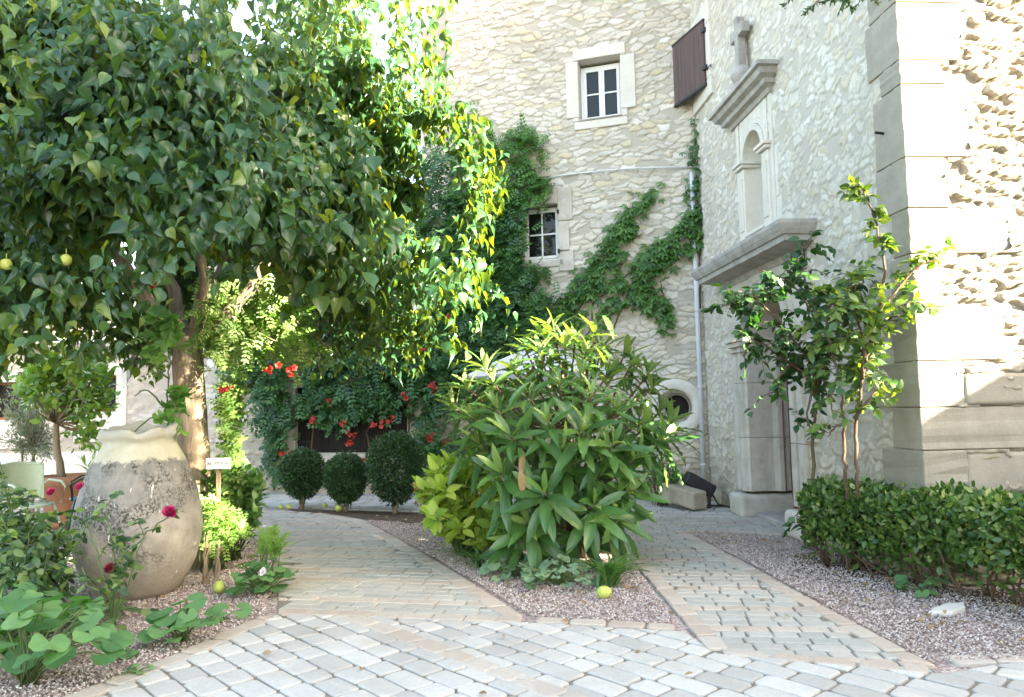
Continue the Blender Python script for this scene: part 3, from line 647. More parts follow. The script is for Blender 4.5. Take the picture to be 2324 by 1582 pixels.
# corner quoins: each a block with a face on both sides of the corner (pixel rows of the joints at the corner)
rq = rng
for k in range(len(rows) - 1):
    pt, pb = rows[k][0], rows[k + 1][0]; wf, ws = rows[k][1] / FPX * Yc, rows[k][2]
    zt, zb = ch(2030 + .058 * pt, pt)[2], ch(2030 + .058 * pb, pb)[2]
    ws_m = max(.12, LC - ch(2030 + .058 * (pt + pb) / 2 - ws, (pt + pb) / 2)[0])
    mb = MB(); jx = rng.normal(size=4) * .018
    g = .003
    p = [(LC - ws_m, -.018), (LC + .034, -.018), (LC + .034, wf + jx[0] * 1.5), (LC - .25, wf)]
    # an L of two slabs joined: side slab and front slab as one extruded outline
    out = [(LC - ws_m + jx[1], -.02), (LC + .036, -.02), (LC + .036, wf + jx[0]), (LC - .08, wf), (LC - .08, .1), (LC - ws_m, .1)]
    nseg = 6; V = []
    for zi in range(nseg + 1):
        zz = zb + g + (zt - zb - 2 * g) * zi / nseg
        for x, y in out: V.append((x + (rng.normal() * .004 if x > LC - .07 or y < 0 else 0), y + (rng.normal() * .012 if y > .11 else rng.normal() * .002), zz))
    V = np.array(V); i = np.arange(6); j = (i + 1) % 6
    mb.add(V, np.vstack([np.stack([i + q * 6, j + q * 6, j + (q + 1) * 6, i + (q + 1) * 6], -1) for q in range(nseg)])); mb.f.append(np.arange(6)[::-1]); mb.f.append(np.arange(6) + 6 * nseg)
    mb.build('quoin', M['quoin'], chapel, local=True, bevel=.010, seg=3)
# big plain blocks and ledges inside the rubble of the front face
for (pa, pb, pc, pd, dp) in ((2185, 2330, 850, 922, .05), (2180, 2330, 1028, 1120, .03)):
    f = lambda px: (px - 2085) / FPX * Yc
    mb = MB(); mb.box(LC - .05, LC + dp, f(pa), f(pb), ch(2085, pd)[2], ch(2085, pc)[2]); 
    mb.build('stone_block', M['quoin'], chapel, local=True, bevel=.03, seg=3)
# shutter folded back by the corner window
SA = math.atan2(.5, -1.0)
s_ = thing('shutter', None, None); s_.parent = chapel
hx, hy = sh_x0 + .02, -.05; dirv = np.array([-.80, -.22]); dirv = dirv / np.linalg.norm(dirv); nrm = np.array([-dirv[1], dirv[0]])
SWd = .80
def shbox(mb, a, b, t0, t1, z0, z1, r=None):
    v = []
    for zz in (z0, z1):
        for tt in (t0, t1):
            for aa in (a, b): q = np.array([hx, hy]) + dirv * aa + nrm * tt; v.append((q[0], q[1], zz))
    mb.add(np.array(v), np.array([[0, 2, 3, 1], [4, 5, 7, 6], [0, 1, 5, 4], [2, 6, 7, 3], [0, 4, 6, 2], [1, 3, 7, 5]]), r)
mb = MB(); nb = 7
for k in range(nb): shbox(mb, SWd * k / nb + .002, SWd * (k + 1) / nb - .002, -.018, .018, sh_z0, sh_z1, random.random())
mb.build('boards', M['shutter'], s_, local=True)
for za, zb in ((sh_z1 - .002, sh_z1 + .03), (sh_z0 - .03, sh_z0 + .002)): mb = MB(); shbox(mb, -.01, SWd + .01, -.024, .024, za, zb); mb.build('edge_strip', M['iron'], s_, local=True)
for zz in (sh_z0 + .22, sh_z1 - .14): mb = MB(); shbox(mb, -.05, .03, -.035, .035, zz - .03, zz + .03); mb.build('hinge', M['iron'], s_, local=True)
mb = MB(); mb.tube([(hx, -.02, sh_z0 + .16), (hx + .12, -.06, sh_z0 + .17), (hx + .22, -.05, sh_z0 + .17), (hx + .22, -.05, sh_z0 + .13)], .008, 6)
mb.build('shutter_stay', M['iron'], s_, local=True)
mb = MB(); mb.box(.09, sh_x0 - .002, .20, .22, sh_z0 + .06, sh_z1 - .06); mb.build('window_opening', M['dark_in'], chapel, local=True)
list(window_surround(chapel, [(.03, sh_x0 + .16, sh_z1 - .06, sh_z1 + .25), (sh_x0, sh_x0 + .17, sh_z0 + .06, sh_z1 - .064), (.03, sh_x0 + .18, sh_z0 - .2, sh_z0 + .056)], M['white_stone'], y0=-.04, y1=.2))

def profile_bar(par, name, x0, x1, prof, mat, back=.05, bev=0):
    """moulding: prof = (projection, z) points from bottom to top, mitred round both ends"""
    mb = MB(); V = []; n = len(prof)
    for pr, z in prof: V += [(x0 - pr, back, z), (x0 - pr, -pr, z), (x1 + pr, -pr, z), (x1 + pr, back, z)]
    F = []
    for k in range(n - 1):
        for q in range(3): F.append((k * 4 + q, k * 4 + q + 1, k * 4 + 4 + q + 1, k * 4 + 4 + q))
    F.append((3, 2, 1, 0)); F.append((n * 4 - 4, n * 4 - 3, n * 4 - 2, n * 4 - 1))
    mb.add(np.array(V), [np.array(f) for f in F]); return mb.build(name, mat, par, local=True, bevel=bev)
# door cornice
zc0 = 2.95; kz = K
cx0, cx1 = 1.02 * K, 3.02 * K
profile_bar(chapel, 'cornice', cx0, cx1, [(.06, 2.86), (.08, 2.93), (.30, 2.97), (.31, 3.03), (.33, 3.03), (.36, 3.08), (.38, 3.13), (.38, 3.165), (.35, 3.17), (.03, 3.24)], M['cornice'])
profile_bar(chapel, 'frieze', cx0 + .06, cx1 - .06, [(.05, 2.66), (.05, 2.857)], M['ashlar'])
for xx in (cx1 + .02, cx0 - .14): mb = MB(); mb.box(xx, xx + .12, -.06, .05, 2.72, 3.1); mb.build('cornice_end_block', M['cornice'], chapel, local=True, bevel=.02)
# portal: plinths, pilasters, arch with voussoirs, splayed reveals, door
def annulus(par, name, xc, zs, ri, ro, y0, y1, mat, a0=0, a1=180, n=20, bev=.006):
    mb = MB(); th = np.radians(np.linspace(a0, a1, n)); V = []
    for y in (y0, y1):
        for r in (ri, ro): V.append(np.c_[xc + r * np.cos(th), np.full(n, y), zs + r * np.sin(th)])
    V = np.vstack(V); i = np.arange(n - 1); A, B, C_, D = 0, n, 2 * n, 3 * n; F = []
    for (p, q, fl) in ((A, B, 0), (C_, D, 1), (A, C_, 1), (B, D, 0)):
        f = np.stack([i + p, i + 1 + p, i + 1 + q, i + q], -1); F.append(f[:, ::-1] if fl == 0 else f)
    mb.add(V, np.vstack(F)); mb.f.append(np.array([A, B, D, C_])); mb.f.append(np.array([A, C_, D, B]) + n - 1)
    return mb.build(name, mat, par, local=True, bevel=bev)
for sx, xe in ((-1, d0), (1, d1)):
    out = lambda a, b: (min(xe + sx * a, xe + sx * b), max(xe + sx * a, xe + sx * b))
    pl = thing('pilaster', None, None); pl.parent = chapel
    mb = MB()
    # moulded jamb seen in plan, extruded up: flat pilaster, groove, roll, splayed reveal running back to the door
    s = sx; plan = [(xe + s * .34, .05), (xe + s * .34, -.05), (xe + s * .20, -.05), (xe + s * .19, -.02), (xe + s * .16, -.02), (xe + s * .15, -.06), (xe + s * .05, -.06), (xe + s * .03, -.02), (xe + s * .0, -.0), (xe - s * .0, .30), (xe - s * .07, .34), (xe - s * .07, .40), (xe, .44), (xe, .62), (xe + s * .34, .62)]
    if s < 0: plan = plan[::-1]
    zj = [.30, .95, 1.62, ZS]
    for k in range(3):
        pp = np.array(plan); n = len(pp); z0_, z1_ = zj[k] + .002, zj[k + 1] - .002
        V = np.vstack([np.c_[pp, np.full(n, z0_)], np.c_[pp, np.full(n, z1_)]]); i = np.arange(n); j = (i + 1) % n
        mb.add(V, np.stack([i, i + n, j + n, j], -1)); mb.f.append(np.arange(n) + mb.n - 2 * n); mb.f.append(np.arange(n)[::-1] + mb.n - n)
    mb.build('shaft', M['ashlar'], pl, local=True, bevel=.008)
    a, b = out(-.02, .40); mb = MB(); mb.box(a, b, -.15, .62, -.02, .27); mb.build('plinth', M['ashlar'], pl, local=True, bevel=.06, seg=4)
    a, b = out(-.015, .37); mb = MB(); mb.box(a, b, -.10, .5, ZS - .03, ZS + .03); a, b = out(-.03, .39); mb.box(a, b, -.13, .52, ZS + .03, ZS + .07); a, b = out(-.01, .36); mb.box(a, b, -.08, .5, ZS - .1, ZS - .07); mb.build('capital', M['ashlar'], pl, local=True, bevel=.012)
    if sx > 0:
        for za, zb_ in ((.98, 1.33), (2.2, 2.62)): a, b = out(.342, .60); mb = MB(); mb.box(a, b, -.035, .1, za, zb_); mb.build('stone_block', M['ashlar'], pl, local=True, bevel=.012)
ZA = ZS + .07
annulus(chapel, 'arch', DC, ZA, DR - .01, DR + .12, -.06, .62, M['ashlar'])
annulus(chapel, 'arch', DC, ZA, DR + .125, DR + .22, -.04, .3, M['ashlar'])
mb = MB(); thv = np.linspace(0, math.pi, 24); top = 2.857; x0_, x1_ = d0 - .34, d1 + .34
inner = [(DC + (DR + .215) * math.cos(a), ZA + (DR + .215) * math.sin(a)) for a in thv]
for k in range(23):
    (xa, za), (xb, zb_) = inner[k], inner[k + 1]; mb.prism([(xa, za), (xa, max(top, za + .01)), (xb, max(top, zb_ + .01)), (xb, zb_)], -.02, .3)
mb.box(x0_, DC - DR - .215, -.02, .3, ZA + .004, top); mb.box(DC + DR + .215, x1_, -.02, .3, ZA + .004, top); mb.build('spandrel', M['ashlar'], chapel, local=True)
dr = thing('door', None, None); dr.parent = chapel
mb = MB(); nb = 8
for k in range(nb): xa = d0 + DW * k / nb; xm = abs((xa + DW / nb / 2) - DC) / DR; mb.box(xa + .003, xa + DW / nb - .003, .50, .55, .06, ZA + DR * math.sqrt(max(0, 1 - xm * xm)), random.random())
mb.build('boards', M['brown_wood'], dr, local=True)
mb = MB(); mb.tube([(d1 - .16, .47, 1.02), (d1 - .16, .45, 1.06), (d1 - .16, .47, 1.1)], .012, 6); mb.build('handle', M['iron'], dr, local=True)
mb = MB(); mb.box(d0 - .0, d1 + .0, .02, .6, -.02, .06); mb.build('doorstep', M['cornice'], chapel, local=True, bevel=.02)
# arched niche above the door cornice
ni = thing('niche', None, None); ni.parent = chapel
mb = MB(); nn = 18; aa = np.linspace(0, math.pi, nn); V = []
zsl = np.r_[np.linspace(NZ0, NZS, 8)]
for z in zsl: V.append(np.c_[NC + (NR - .05) * np.cos(aa), .02 + .30 * np.sin(aa), np.full(nn, z)])
for e in np.linspace(0, math.pi / 2, 9)[1:]:
    V.append(np.c_[NC + (NR - .05) * np.cos(aa) * math.cos(e), .02 + .30 * np.sin(aa) * math.cos(e), np.full(nn, NZS + (NR - .05) * math.sin(e))])
m_ = len(V); V = np.vstack(V); F = [(r_ * nn + c_, (r_ + 1) * nn + c_, (r_ + 1) * nn + c_ + 1, r_ * nn + c_ + 1) for r_ in range(m_ - 1) for c_ in range(nn - 1)]
mb.add(V, np.array(F)); mb.build('recess', M['white_stone'], ni, True, True)
annulus(ni, 'niche_arch', NC, NZS, NR - .05, NR + .02, -.05, .06, M['white_stone'])
annulus(ni, 'niche_arch', NC, NZS, NR + .024, NR + .09, -.03, .06, M['white_stone'])
for sx, xe in ((-1, n0), (1, n1)):
    a, b = sorted((xe - sx * .05, xe + sx * .13)); mb = MB(); mb.box(a, b, -.045, .06, 3.22, NZS - .09); a2, b2 = sorted((xe - sx * .02, xe + sx * .10)); mb.box(a2, b2, -.06, -.04, 3.45, NZS - .2); mb.build('niche_jamb', M['white_stone'], ni, local=True, bevel=.008)
    a, b = sorted((xe - sx * .09, xe + sx * .16)); mb = MB(); mb.box(a, b, -.085, .3 if sx < 0 else .06, NZS - .085, NZS - .045); a, b = sorted((xe - sx * .11, xe + sx * .18)); mb.box(a, b, -.11, .3 if sx < 0 else .06, NZS - .045, NZS - .004); mb.build('impost', M['white_stone'], ni, local=True, bevel=.01)
    a, b = sorted((xe + sx * .13, xe + sx * .22)); mb = MB(); mb.box(a, b, -.02, .06, 3.22, 4.83); mb.build('niche_margin', M['white_stone'], ni, local=True, bevel=.008)
    if sx > 0:
        for za, zb_, ww in ((3.24, 3.62, .13), (3.63, 4.2, .08), (4.4, 4.6, .06)): mb = MB(); mb.box(xe + .222, xe + .222 + ww, -.012, .05, za, zb_); mb.build('stone_block', M['white_stone'], ni, local=True, bevel=.01)
mb = MB(); mb.box(n0 + .0, n1 - .0, -.03, .3, NZ0 - .16, NZ0 - .02); mb.box(n0 + .03, n1 - .03, -.06, .3, NZ0 - .02, NZ0 + .02); mb.build('niche_sill', M['white_stone'], ni, local=True, bevel=.01)
mb = MB(); arc = np.linspace(0, math.pi, 20)
for k in range(19):
    pa, pb = [(NC + (NR + .088) * math.cos(t_), NZS + (NR + .088) * math.sin(t_)) for t_ in (arc[k], arc[k + 1])]
    mb.prism([pa, (pa[0], 4.84), (pb[0], 4.84), pb], -.018, .06)
mb.build('niche_spandrel', M['white_stone'], ni, local=True)
mb = MB(); mb.box(NC + .1, NC + .125, .06, .085, NZ0 + .02, NZ0 + .42); mb.box(NC + .085, NC + .14, .05, .095, NZ0 + .42, NZ0 + .47); mb.build('iron_rod', M['iron'], ni, local=True)
profile_bar(chapel, 'cornice', n0 - .30, n1 + .20, [(.04, 4.82), (.06, 4.87), (.12, 4.89), (.13, 4.94), (.19, 4.97), (.21, 5.03), (.25, 5.04), (.25, 5.085), (.02, 5.13)], M['cornice'])
# cross on a ball above the cornice
xc = (ch(1698, 120)[0]); cr = thing('cross_finial', None, None); cr.parent = chapel
mb = MB(); mb.box(xc - .1, xc + .1, -.2, .0, 5.08, 5.17); mb.build('base', M['cornice'], cr, local=True, bevel=.01)
mb = MB(); mb.lathe([(.04, 5.16), (.09, 5.19), (.125, 5.26), (.125, 5.31), (.09, 5.37), (.045, 5.40)], 18, (xc, -.1, 0)); mb.build('ball', M['cornice'], cr, True, True)
mb = MB(); mb.box(xc - .055, xc + .055, -.15, -.05, 5.38, 5.99); mb.box(xc - .19, xc - .054, -.15, -.05, 5.74, 5.87); mb.box(xc + .054, xc + .19, -.15, -.05, 5.74, 5.87); mb.build('cross', M['cornice'], cr, local=True, bevel=.012)
mb = MB(); mb.tube([(4.55 * K, -.0, 3.55), (4.55 * K, -.09, 3.56)], .012, 6); mb.build('iron_peg', M['iron'], chapel, local=True)

# ================================================================== weathered wing end behind the tower, pale to look sunlit, the far house, unseen shade buildings added on the right
wg = thing('wing_wall', 'weathered wall end coloured pale as if sunlit, rising behind the mulberry beside the tower', 'wall', tuple(P(985, 900, 14.2) * [1, 1, 0]))
mb = MB(); L = np.array(wg.location); mb.box(-.18, .50, 0, .8, 0, 11); mb.build('wall', ashlar_mat('sun_toned_wing_stone', (.60, .52, .44), (.40, .31, .25), .6), wg, local=True, bevel=.03)  # stone colour lightened in place of direct sun, which the tower blocks

fy = 14.3
far = thing('far_house', 'low white rubble house with tiled roof and gutter beyond the terrace', 'house', (-5.3, fy, 0)); FF = Frame((-5.3, fy, 0), 0)
fwz = P(100, 775, fy)[2]; wx0, wx1, wz0, wz1 = P(236, 890, fy)[0] + 5.3, P(266, 890, fy)[0] + 5.3, P(250, 936, fy)[2], P(250, 851, fy)[2]
wx0 -= .12
rubble('wall', 9, fwz, .04, .3, .14, .03, rubble_mat('far_rubble', (.37, .34, .30), [(.44, .41, .36), (.36, .33, .28), (.48, .45, .41)]), far, [(wx0 + 9, wx1 + 9, wz0, wz1), (wx0 + 7.0, wx1 + 7.3, wz0 - .1, wz1 - .1)], 6, (-9, 0, 0))
mb = MB(); mb.box(-9, 0, .3, 5, 0, fwz); mb.build('wall', M['render'], far, local=True)
bnd = []
for (a, b) in ((wx0, wx1), (wx0 - 2.0, wx1 - 1.7)):
    zz = 0 if a == wx0 else -.1
    bnd += [(a - .42, a, wz0 - .55 + zz, wz1 + .22 + zz), (b, b + .2, wz0 - .55 + zz, wz1 + .22 + zz), (a, b, wz1 + zz, wz1 + .22 + zz), (a, b, wz0 - .55 + zz, wz0 + zz)]
for o in window_surround(far, bnd, M['render'], 'window_surround', -.05, .25, .004): pass
mb = MB(); mb.box(-9, 0, -.04, .1, 0, .7); mb.build('plinth', M['render'], far, local=True)
for a, b, zz in ((wx0, wx1, 0), (wx0 - 2.0, wx1 - 1.7, -.1)):
    wn = thing('window', None, None); wn.parent = far; mb = MB(); f_ = .05
    for e in ((a, a + f_, wz0 + zz, wz1 + zz), (b - f_, b, wz0 + zz, wz1 + zz), (a + f_, b - f_, wz0 + zz, wz0 + f_ + zz), (a + f_, b - f_, wz1 - f_ + zz, wz1 + zz)): mb.box(e[0], e[1], .08, .14, e[2], e[3])
    mb.build('frame', M['brown_wood'], wn, local=True)
    mb = MB(); mb.box(a + f_, b - f_, .12, .13, wz0 + f_ + zz, wz1 - f_ + zz); mb.build('pane', M['glass'], wn, local=True)
    mb = MB(); w_, h_ = b - a - 2 * f_, wz1 - wz0 - 2 * f_; x_, z_ = a + f_, wz0 + f_ + zz; st_ = .1
    for k in range(-12, 13):
        for sg in (1, -1):
            c0 = k * st_; pts = []
            for tt in np.linspace(0, 1, 25):
                xx = tt * w_; z2 = c0 + sg * xx * 1.6
                if 0 <= z2 <= h_: pts.append((x_ + xx, .105, z_ + z2))
            if len(pts) > 2: mb.tube(np.array([pts[0], pts[-1]]), .004, 4)
    mb.build('lattice', M['iron'], wn, local=True)
mb = MB(); mb.prism([(-9, fwz - .12), (0, fwz - .12), (0, fwz), (-9, fwz)], -.22, .1); mb.build('eaves_board', M['white_paint'], far, local=True)
mb = MB(); mb.tube([(-9, -.28, fwz - .02), (0, -.28, fwz - .02)], .07, 10); mb.build('gutter', M['white_paint'], far, True, True)
mb = MB(); V = np.array([(-9.2, -.3, fwz + .06), (.2, -.3, fwz + .06), (.2, 2.7, fwz + 1.2), (-9.2, 2.7, fwz + 1.2)]); mb.add(np.vstack([V, V - [0, 0, .08]]), np.array([[0, 1, 2, 3], [7, 6, 5, 4], [0, 4, 5, 1], [1, 5, 6, 2], [2, 6, 7, 3], [3, 7, 4, 0]]))
for k in range(47): x_ = -9.2 + .2 * k; mb.tube([(x_ + .1, -.33, fwz + .075), (x_ + .1, 2.7, fwz + 1.22)], .07, 7)
mb.build('roof', flat_mat('pale_tiles', (.52, .42, .34), .85, 8, .35, .2), far, True, True)
# unseen blocks added right of the view, heights set to shade the court
def shade_block(name, label, x0, x1, y0, y1, h, mat):
    """plan sheared so that the end walls run parallel to the lane behind them"""
    t_ = thing(name, label, 'house' if h > 5 else 'wall', (x0, y0, 0)); k = SUN_H[1] / SUN_H[0] * (x1 - x0); W_ = y1 - y0
    for nm, za, zb, e, mm in (('wall', 0, h, 0, mat), ('coping', h, h + .12, .08, M['cornice'])):
        pl = [(-e, -e), (x1 - x0 + e, k - e), (x1 - x0 + e, W_ + k), (-e, W_)]
        V = np.array([(x, y, z) for z in (za, zb) for x, y in pl]); mb = MB(); mb.add(V, np.array([[3, 2, 1, 0], [4, 5, 6, 7], [0, 1, 5, 4], [1, 2, 6, 5], [2, 3, 7, 6], [3, 0, 4, 7]])); mb.build(nm, mm, t_, local=True)
    return t_
SH = [(-16, -1.66, 13.0, 'tall unseen house block added at the right to shade the court'), (-1.65, -.30, 7.6, 'unseen wing block joined to the tall one, added for its shade'), (-.29, .30, 6.1, 'narrow unseen wing block added to set the shadow line'), (.31, 1.50, 6.7, 'higher unseen middle block added to shade the shrubs'), (1.51, 2.16, 6.1, 'unseen end block added beside the low shade wall'), (2.17, 5.6, 4.0, 'unseen low wall added to shade the foot of the chapel corner')]
for (ya, yb, hh, lb) in SH: shade_block('shade_wall' if hh < 5 else 'shade_house', lb, 8.5, 8.9 if hh < 5 else 13, ya, yb, hh, M['ashlar'])
# ================================================================== plants and loose things
LV = lambda nm, lb, cat, loc, group=None: thing(nm, lb, cat, tuple(loc), 0, group)
GZ = np.array([0, 0, 1.])
# ---- the weeping mulberry in front of the house
TB = P(436, 1150, 6.95); TB[2] = 0
mul = LV('mulberry_tree', 'big weeping tree with a dense glossy crown spreading over a sunlit trunk', 'tree', TB)
mb = MB()
fork = np.array([TB[0] - .02, TB[1], 2.15])
n = 22; hs = np.linspace(-.05, 1, n); pts = np.array([TB + (fork - TB) * h + np.array([.03 * math.sin(h * 5), .02 * math.cos(h * 4), 0]) for h in hs]); mb.tube(pts, .155 - .03 * hs + .06 * np.exp(-hs * 9), 22, wob=.16)
tips = []
for (px, py, Y, r0) in ((232, 520, 6.3, .085), (655, 500, 6.6, .07), (520, 560, 7.3, .075), (330, 420, 7.4, .07), (480, 330, 6.0, .05)):
    e = P(px, py, Y); c = curve(fork - [0, 0, .12], e, .10, 8, (0, 0, -1.)); mb.tube(c, np.linspace(r0, r0 * .6, 8), 10, wob=.2); tips.append(e)
    for k in range(3):
        e2 = e + np.array([rng.normal() * .7, rng.normal() * .6, 0.25 + rng.random() * .35]) * [.6, .6, 1]; mb.tube(curve(e, e2, .12, 6), np.linspace(r0 * .55, .012, 6), 6); 
mul_wood = mb
RX, RY = 2.46, 2.35; CC = np.array([-3.05, 6.72])
pos, fw, nr, sz, rn = [], [], [], [], []; stm = MB()
def crown_floor(b, px):
    """how low the leaves hang: they part over the trunk fork and hang deeper on both sides"""
    if b[1] > TB[1] + .3: return 1.75 + .4 * rng.random()
    y_ = np.interp(px, [-300, 60, 200, 300, 350, 400, 460, 560, 650, 700, 770, 900, 1000, 1110, 1300], [800, 800, 790, 730, 660, 620, 545, 520, 530, 610, 715, 690, 660, 730, 690]) + rng.normal() * 28
    return CAM_H + (936 - y_) / FPX * b[1]
def leafrun(p, outw, side, big=1., dens=1., tone=0.):
    k = len(p); alt = np.where(np.arange(k) % 2, 1., -1.)[:, None] * side
    pos.append(p + rng.normal(size=(k, 3)) * [.06, .06, .03]); down = rng.uniform(.6, 1.8, k)
    fw.append(np.c_[outw * .45 + alt * .65 + rng.normal(size=(k, 2)) * .6, -down]); nr.append(np.c_[outw * .7 + rng.normal(size=(k, 2)) * .65, rng.uniform(0, 1.6, k)])
    sz.append(rng.choice([.065, .085, .105, .125], k, p=[.2, .35, .3, .15]) * rng.uniform(.9, 1.1, k) * big); rn.append(np.clip(rng.normal(.36 + tone, .2, k) + .5 * (rng.random(k) < .04), 0, 1))
for i in range(2100):
    force = 1500 <= i < 1750; backf = i >= 1750
    az = rng.random() * 2 * np.pi
    if i % 5 < 3: az = rng.uniform(-np.pi * 1.05, .15 * np.pi)          # the side seen from the court
    if force: az = rng.uniform(-.32 * np.pi, .22 * np.pi)
    if backf: az = rng.uniform(.25 * np.pi, 1.25 * np.pi)
    lob = 1 + .09 * math.sin(az * 5 + 1.3) + .06 * math.sin(az * 11 + .4)
    outw = unit(np.array([math.cos(az) * RY, math.sin(az) * RX])); side = np.array([-outw[1], outw[0]]); tone = .22 if rng.random() < .15 else rng.normal() * .06
    hang = i % 2 == 0
    q = rng.uniform(.55, 1.0) ** .7 if hang else rng.uniform(.35, .85)
    base = CC + q * np.array([RX * math.cos(az), RY * math.sin(az)]) * lob; dome = 4.75 - .95 * q * q + .25 * math.sin(az * 4 + 2) + .2 * math.sin(az * 9)
    if hang:
        zs = rng.uniform(2.5, dome) if i % 6 or backf else rng.uniform(dome - 1.0, dome); ln = rng.uniform(.6, 1.5); reach = rng.uniform(.05, .35)
        px = proj(np.array([base[0], base[1], zs]))[0][0]; py = proj(np.array([base[0], base[1], zs]))[1][0]
        if 825 < px < 890 and py < 170: continue
        ze = max(crown_floor(base, px), zs - ln)
        if zs - ze < .25: continue
        m_ = int((zs - ze) / .034); t_ = np.linspace(0, 1, m_ + 2); sw = rng.normal() * .22
        p = np.c_[base[0] + outw[0] * reach * (1 - (1 - t_) ** 2) + side[0] * sw * t_ ** 1.5, base[1] + outw[1] * reach * (1 - (1 - t_) ** 2) + side[1] * sw * t_ ** 1.5, zs - (zs - ze) * t_ ** 1.25]
        if i % 30 == 0: stm.tube(p[::3] if len(p) > 6 else p, .0035, 4)
        leafrun(p, outw, side, 1., 1., tone)
    else:                                                               # a bough that arches out and droops, leaves hanging along it in layers
        z0 = rng.uniform(2.7, dome - .2); L_ = rng.uniform(.7, 1.25) * (1.15 - .35 * q); sw = rng.normal() * .5; m_ = int(L_ / .014); t_ = np.linspace(0, 1, m_)
        p = np.c_[base[0] + outw[0] * L_ * t_ * (1 - .12 * t_) + side[0] * sw * t_ ** 2 * .6, base[1] + outw[1] * L_ * t_ * (1 - .12 * t_) + side[1] * sw * t_ ** 2 * .6, z0 + L_ * (.45 * t_ - 1.0 * t_ ** 2.2)]
        rq_ = np.hypot((p[:, 0] - CC[0]) / (RX * 1.08), (p[:, 1] - CC[1]) / (RY * 1.08)); p = p[rq_ < 1.08]
        if len(p) < 8: continue
        px = proj(p[-1])[0][0]; fl = crown_floor(p[-1], px); p[:, 2] = np.maximum(p[:, 2], fl + .08 * rng.random(len(p)))
        if i % 5 == 0 and outw[0] < -.6: stm.tube(p[::6] if len(p) > 14 else p[::3], np.linspace(.007, .003, len(p[::6] if len(p) > 14 else p[::3])), 4)
        d_ = rng.normal(size=(len(p), 1)) * .10 * np.linspace(.4, 1, len(p))[:, None]; leafrun(p + np.c_[side * d_, -np.abs(d_) * .7], outw, side, 1.08, 1., tone)
for i in range(170):                                                    # long upright and nodding shoots above the dome, sky between them
    az = rng.uniform(-np.pi, np.pi) if i < 100 else rng.uniform(-.35 * np.pi, .12 * np.pi); q = rng.uniform(.45, 1.0); base = CC + q * np.array([RX * math.cos(az), RY * math.sin(az)]); z0 = 4.45 - .9 * q * q; L_ = rng.uniform(.7, 1.9)
    outw = unit(np.array([math.cos(az), math.sin(az)])); side = np.array([-outw[1], outw[0]]); m_ = int(L_ / .032); t_ = np.linspace(0, 1, m_); p = np.c_[base[0] + outw[0] * .25 * t_ + rng.normal() * .15 * t_ ** 2, base[1] + outw[1] * .25 * t_ + rng.normal() * .15 * t_ ** 2, z0 + L_ * t_]
    px, py = proj(p[m_ // 2]); 
    if 828 < px[0] < 885: continue
    if i % 5 == 0: stm.tube(p[::4], .003, 4)
    leafrun(p, outw, side, .92, 1., .12)
pos, fw, nr, sz, rn = map(lambda a: np.concatenate(a), (pos, fw, nr, sz, rn))
rad_ = np.hypot((pos[:, 0] - CC[0]) / RX, (pos[:, 1] - CC[1]) / RY); hol = fbm(pos[:, 0] * 1.25 + 3, pos[:, 2] * 1.7 + pos[:, 1] * .7, 31, 3)
keep = ~((hol < .425 + .05 * rng.random(len(pos))) & (rad_ > .66) & (pos[:, 2] < 4.1))
pos, fw, nr, sz, rn = [a[keep] for a in (pos, fw, nr, sz, rn)]
# the crown is open where the low sun reaches the trunk
su = np.array([sd.x, sd.y, sd.z]); sl = unit(np.array([-sd.y, sd.x])); rel = pos - TB; lat = rel[:, :2] @ sl; along = rel[:, :2] @ SUN_H; zh = pos[:, 2] - along * math.tan(SUN_EL)
gap = (along > .1) & (np.abs(lat) < .17 + .14 * rng.random(len(pos))) & (zh > .5) & (zh < 2.45)
gap |= (along > .1) & (lat > 0) & (lat < .55) & (zh > 1.65) & (zh < 2.55) & (rng.random(len(pos)) < .85)
pos, fw, nr, sz, rn = [a[~gap] for a in (pos, fw, nr, sz, rn)]
sz = sz * np.where(pos[:, 1] < 4.9, .88, 1.); h2 = rng.random(len(pos)) < .55; va, fa, ra = leaves('heart', pos[~h2], fw[~h2], nr[~h2], sz[~h2], rn[~h2]); vb, fb_, rb_ = leaves('heart2', pos[h2], fw[h2], nr[h2], sz[h2], rn[h2])
mkmesh('crown', np.vstack([va, vb]), np.vstack([fa, fb_ + len(va)]), M['mulb'], mul, np.r_[ra, rb_])
mul_wood.build('trunk', M['bark'], mul, True)
def fruit_mesh(mb, c, r): 
    u_ = np.linspace(0, np.pi, 9); prof = [(max(.002, r * math.sin(a) * (1 + .05 * math.sin(3 * a))), -r * math.cos(a)) for a in u_]; mb.lathe(prof, 14, c)
for px, py, Y in ((212, 372, 4.75), (300, 540, 4.7), (150, 590, 4.6), (8, 420, 4.6), (14, 600, 4.6), (96, 445, 4.7), (428, 330, 4.6)):
    c = P(px, py, Y); mb = MB(); fruit_mesh(mb, c, .036); mb.tube([c + [0, 0, .03], c + [0, 0, .07]], .003, 5); mb.build('fruit', M['fruit'], mul, True)
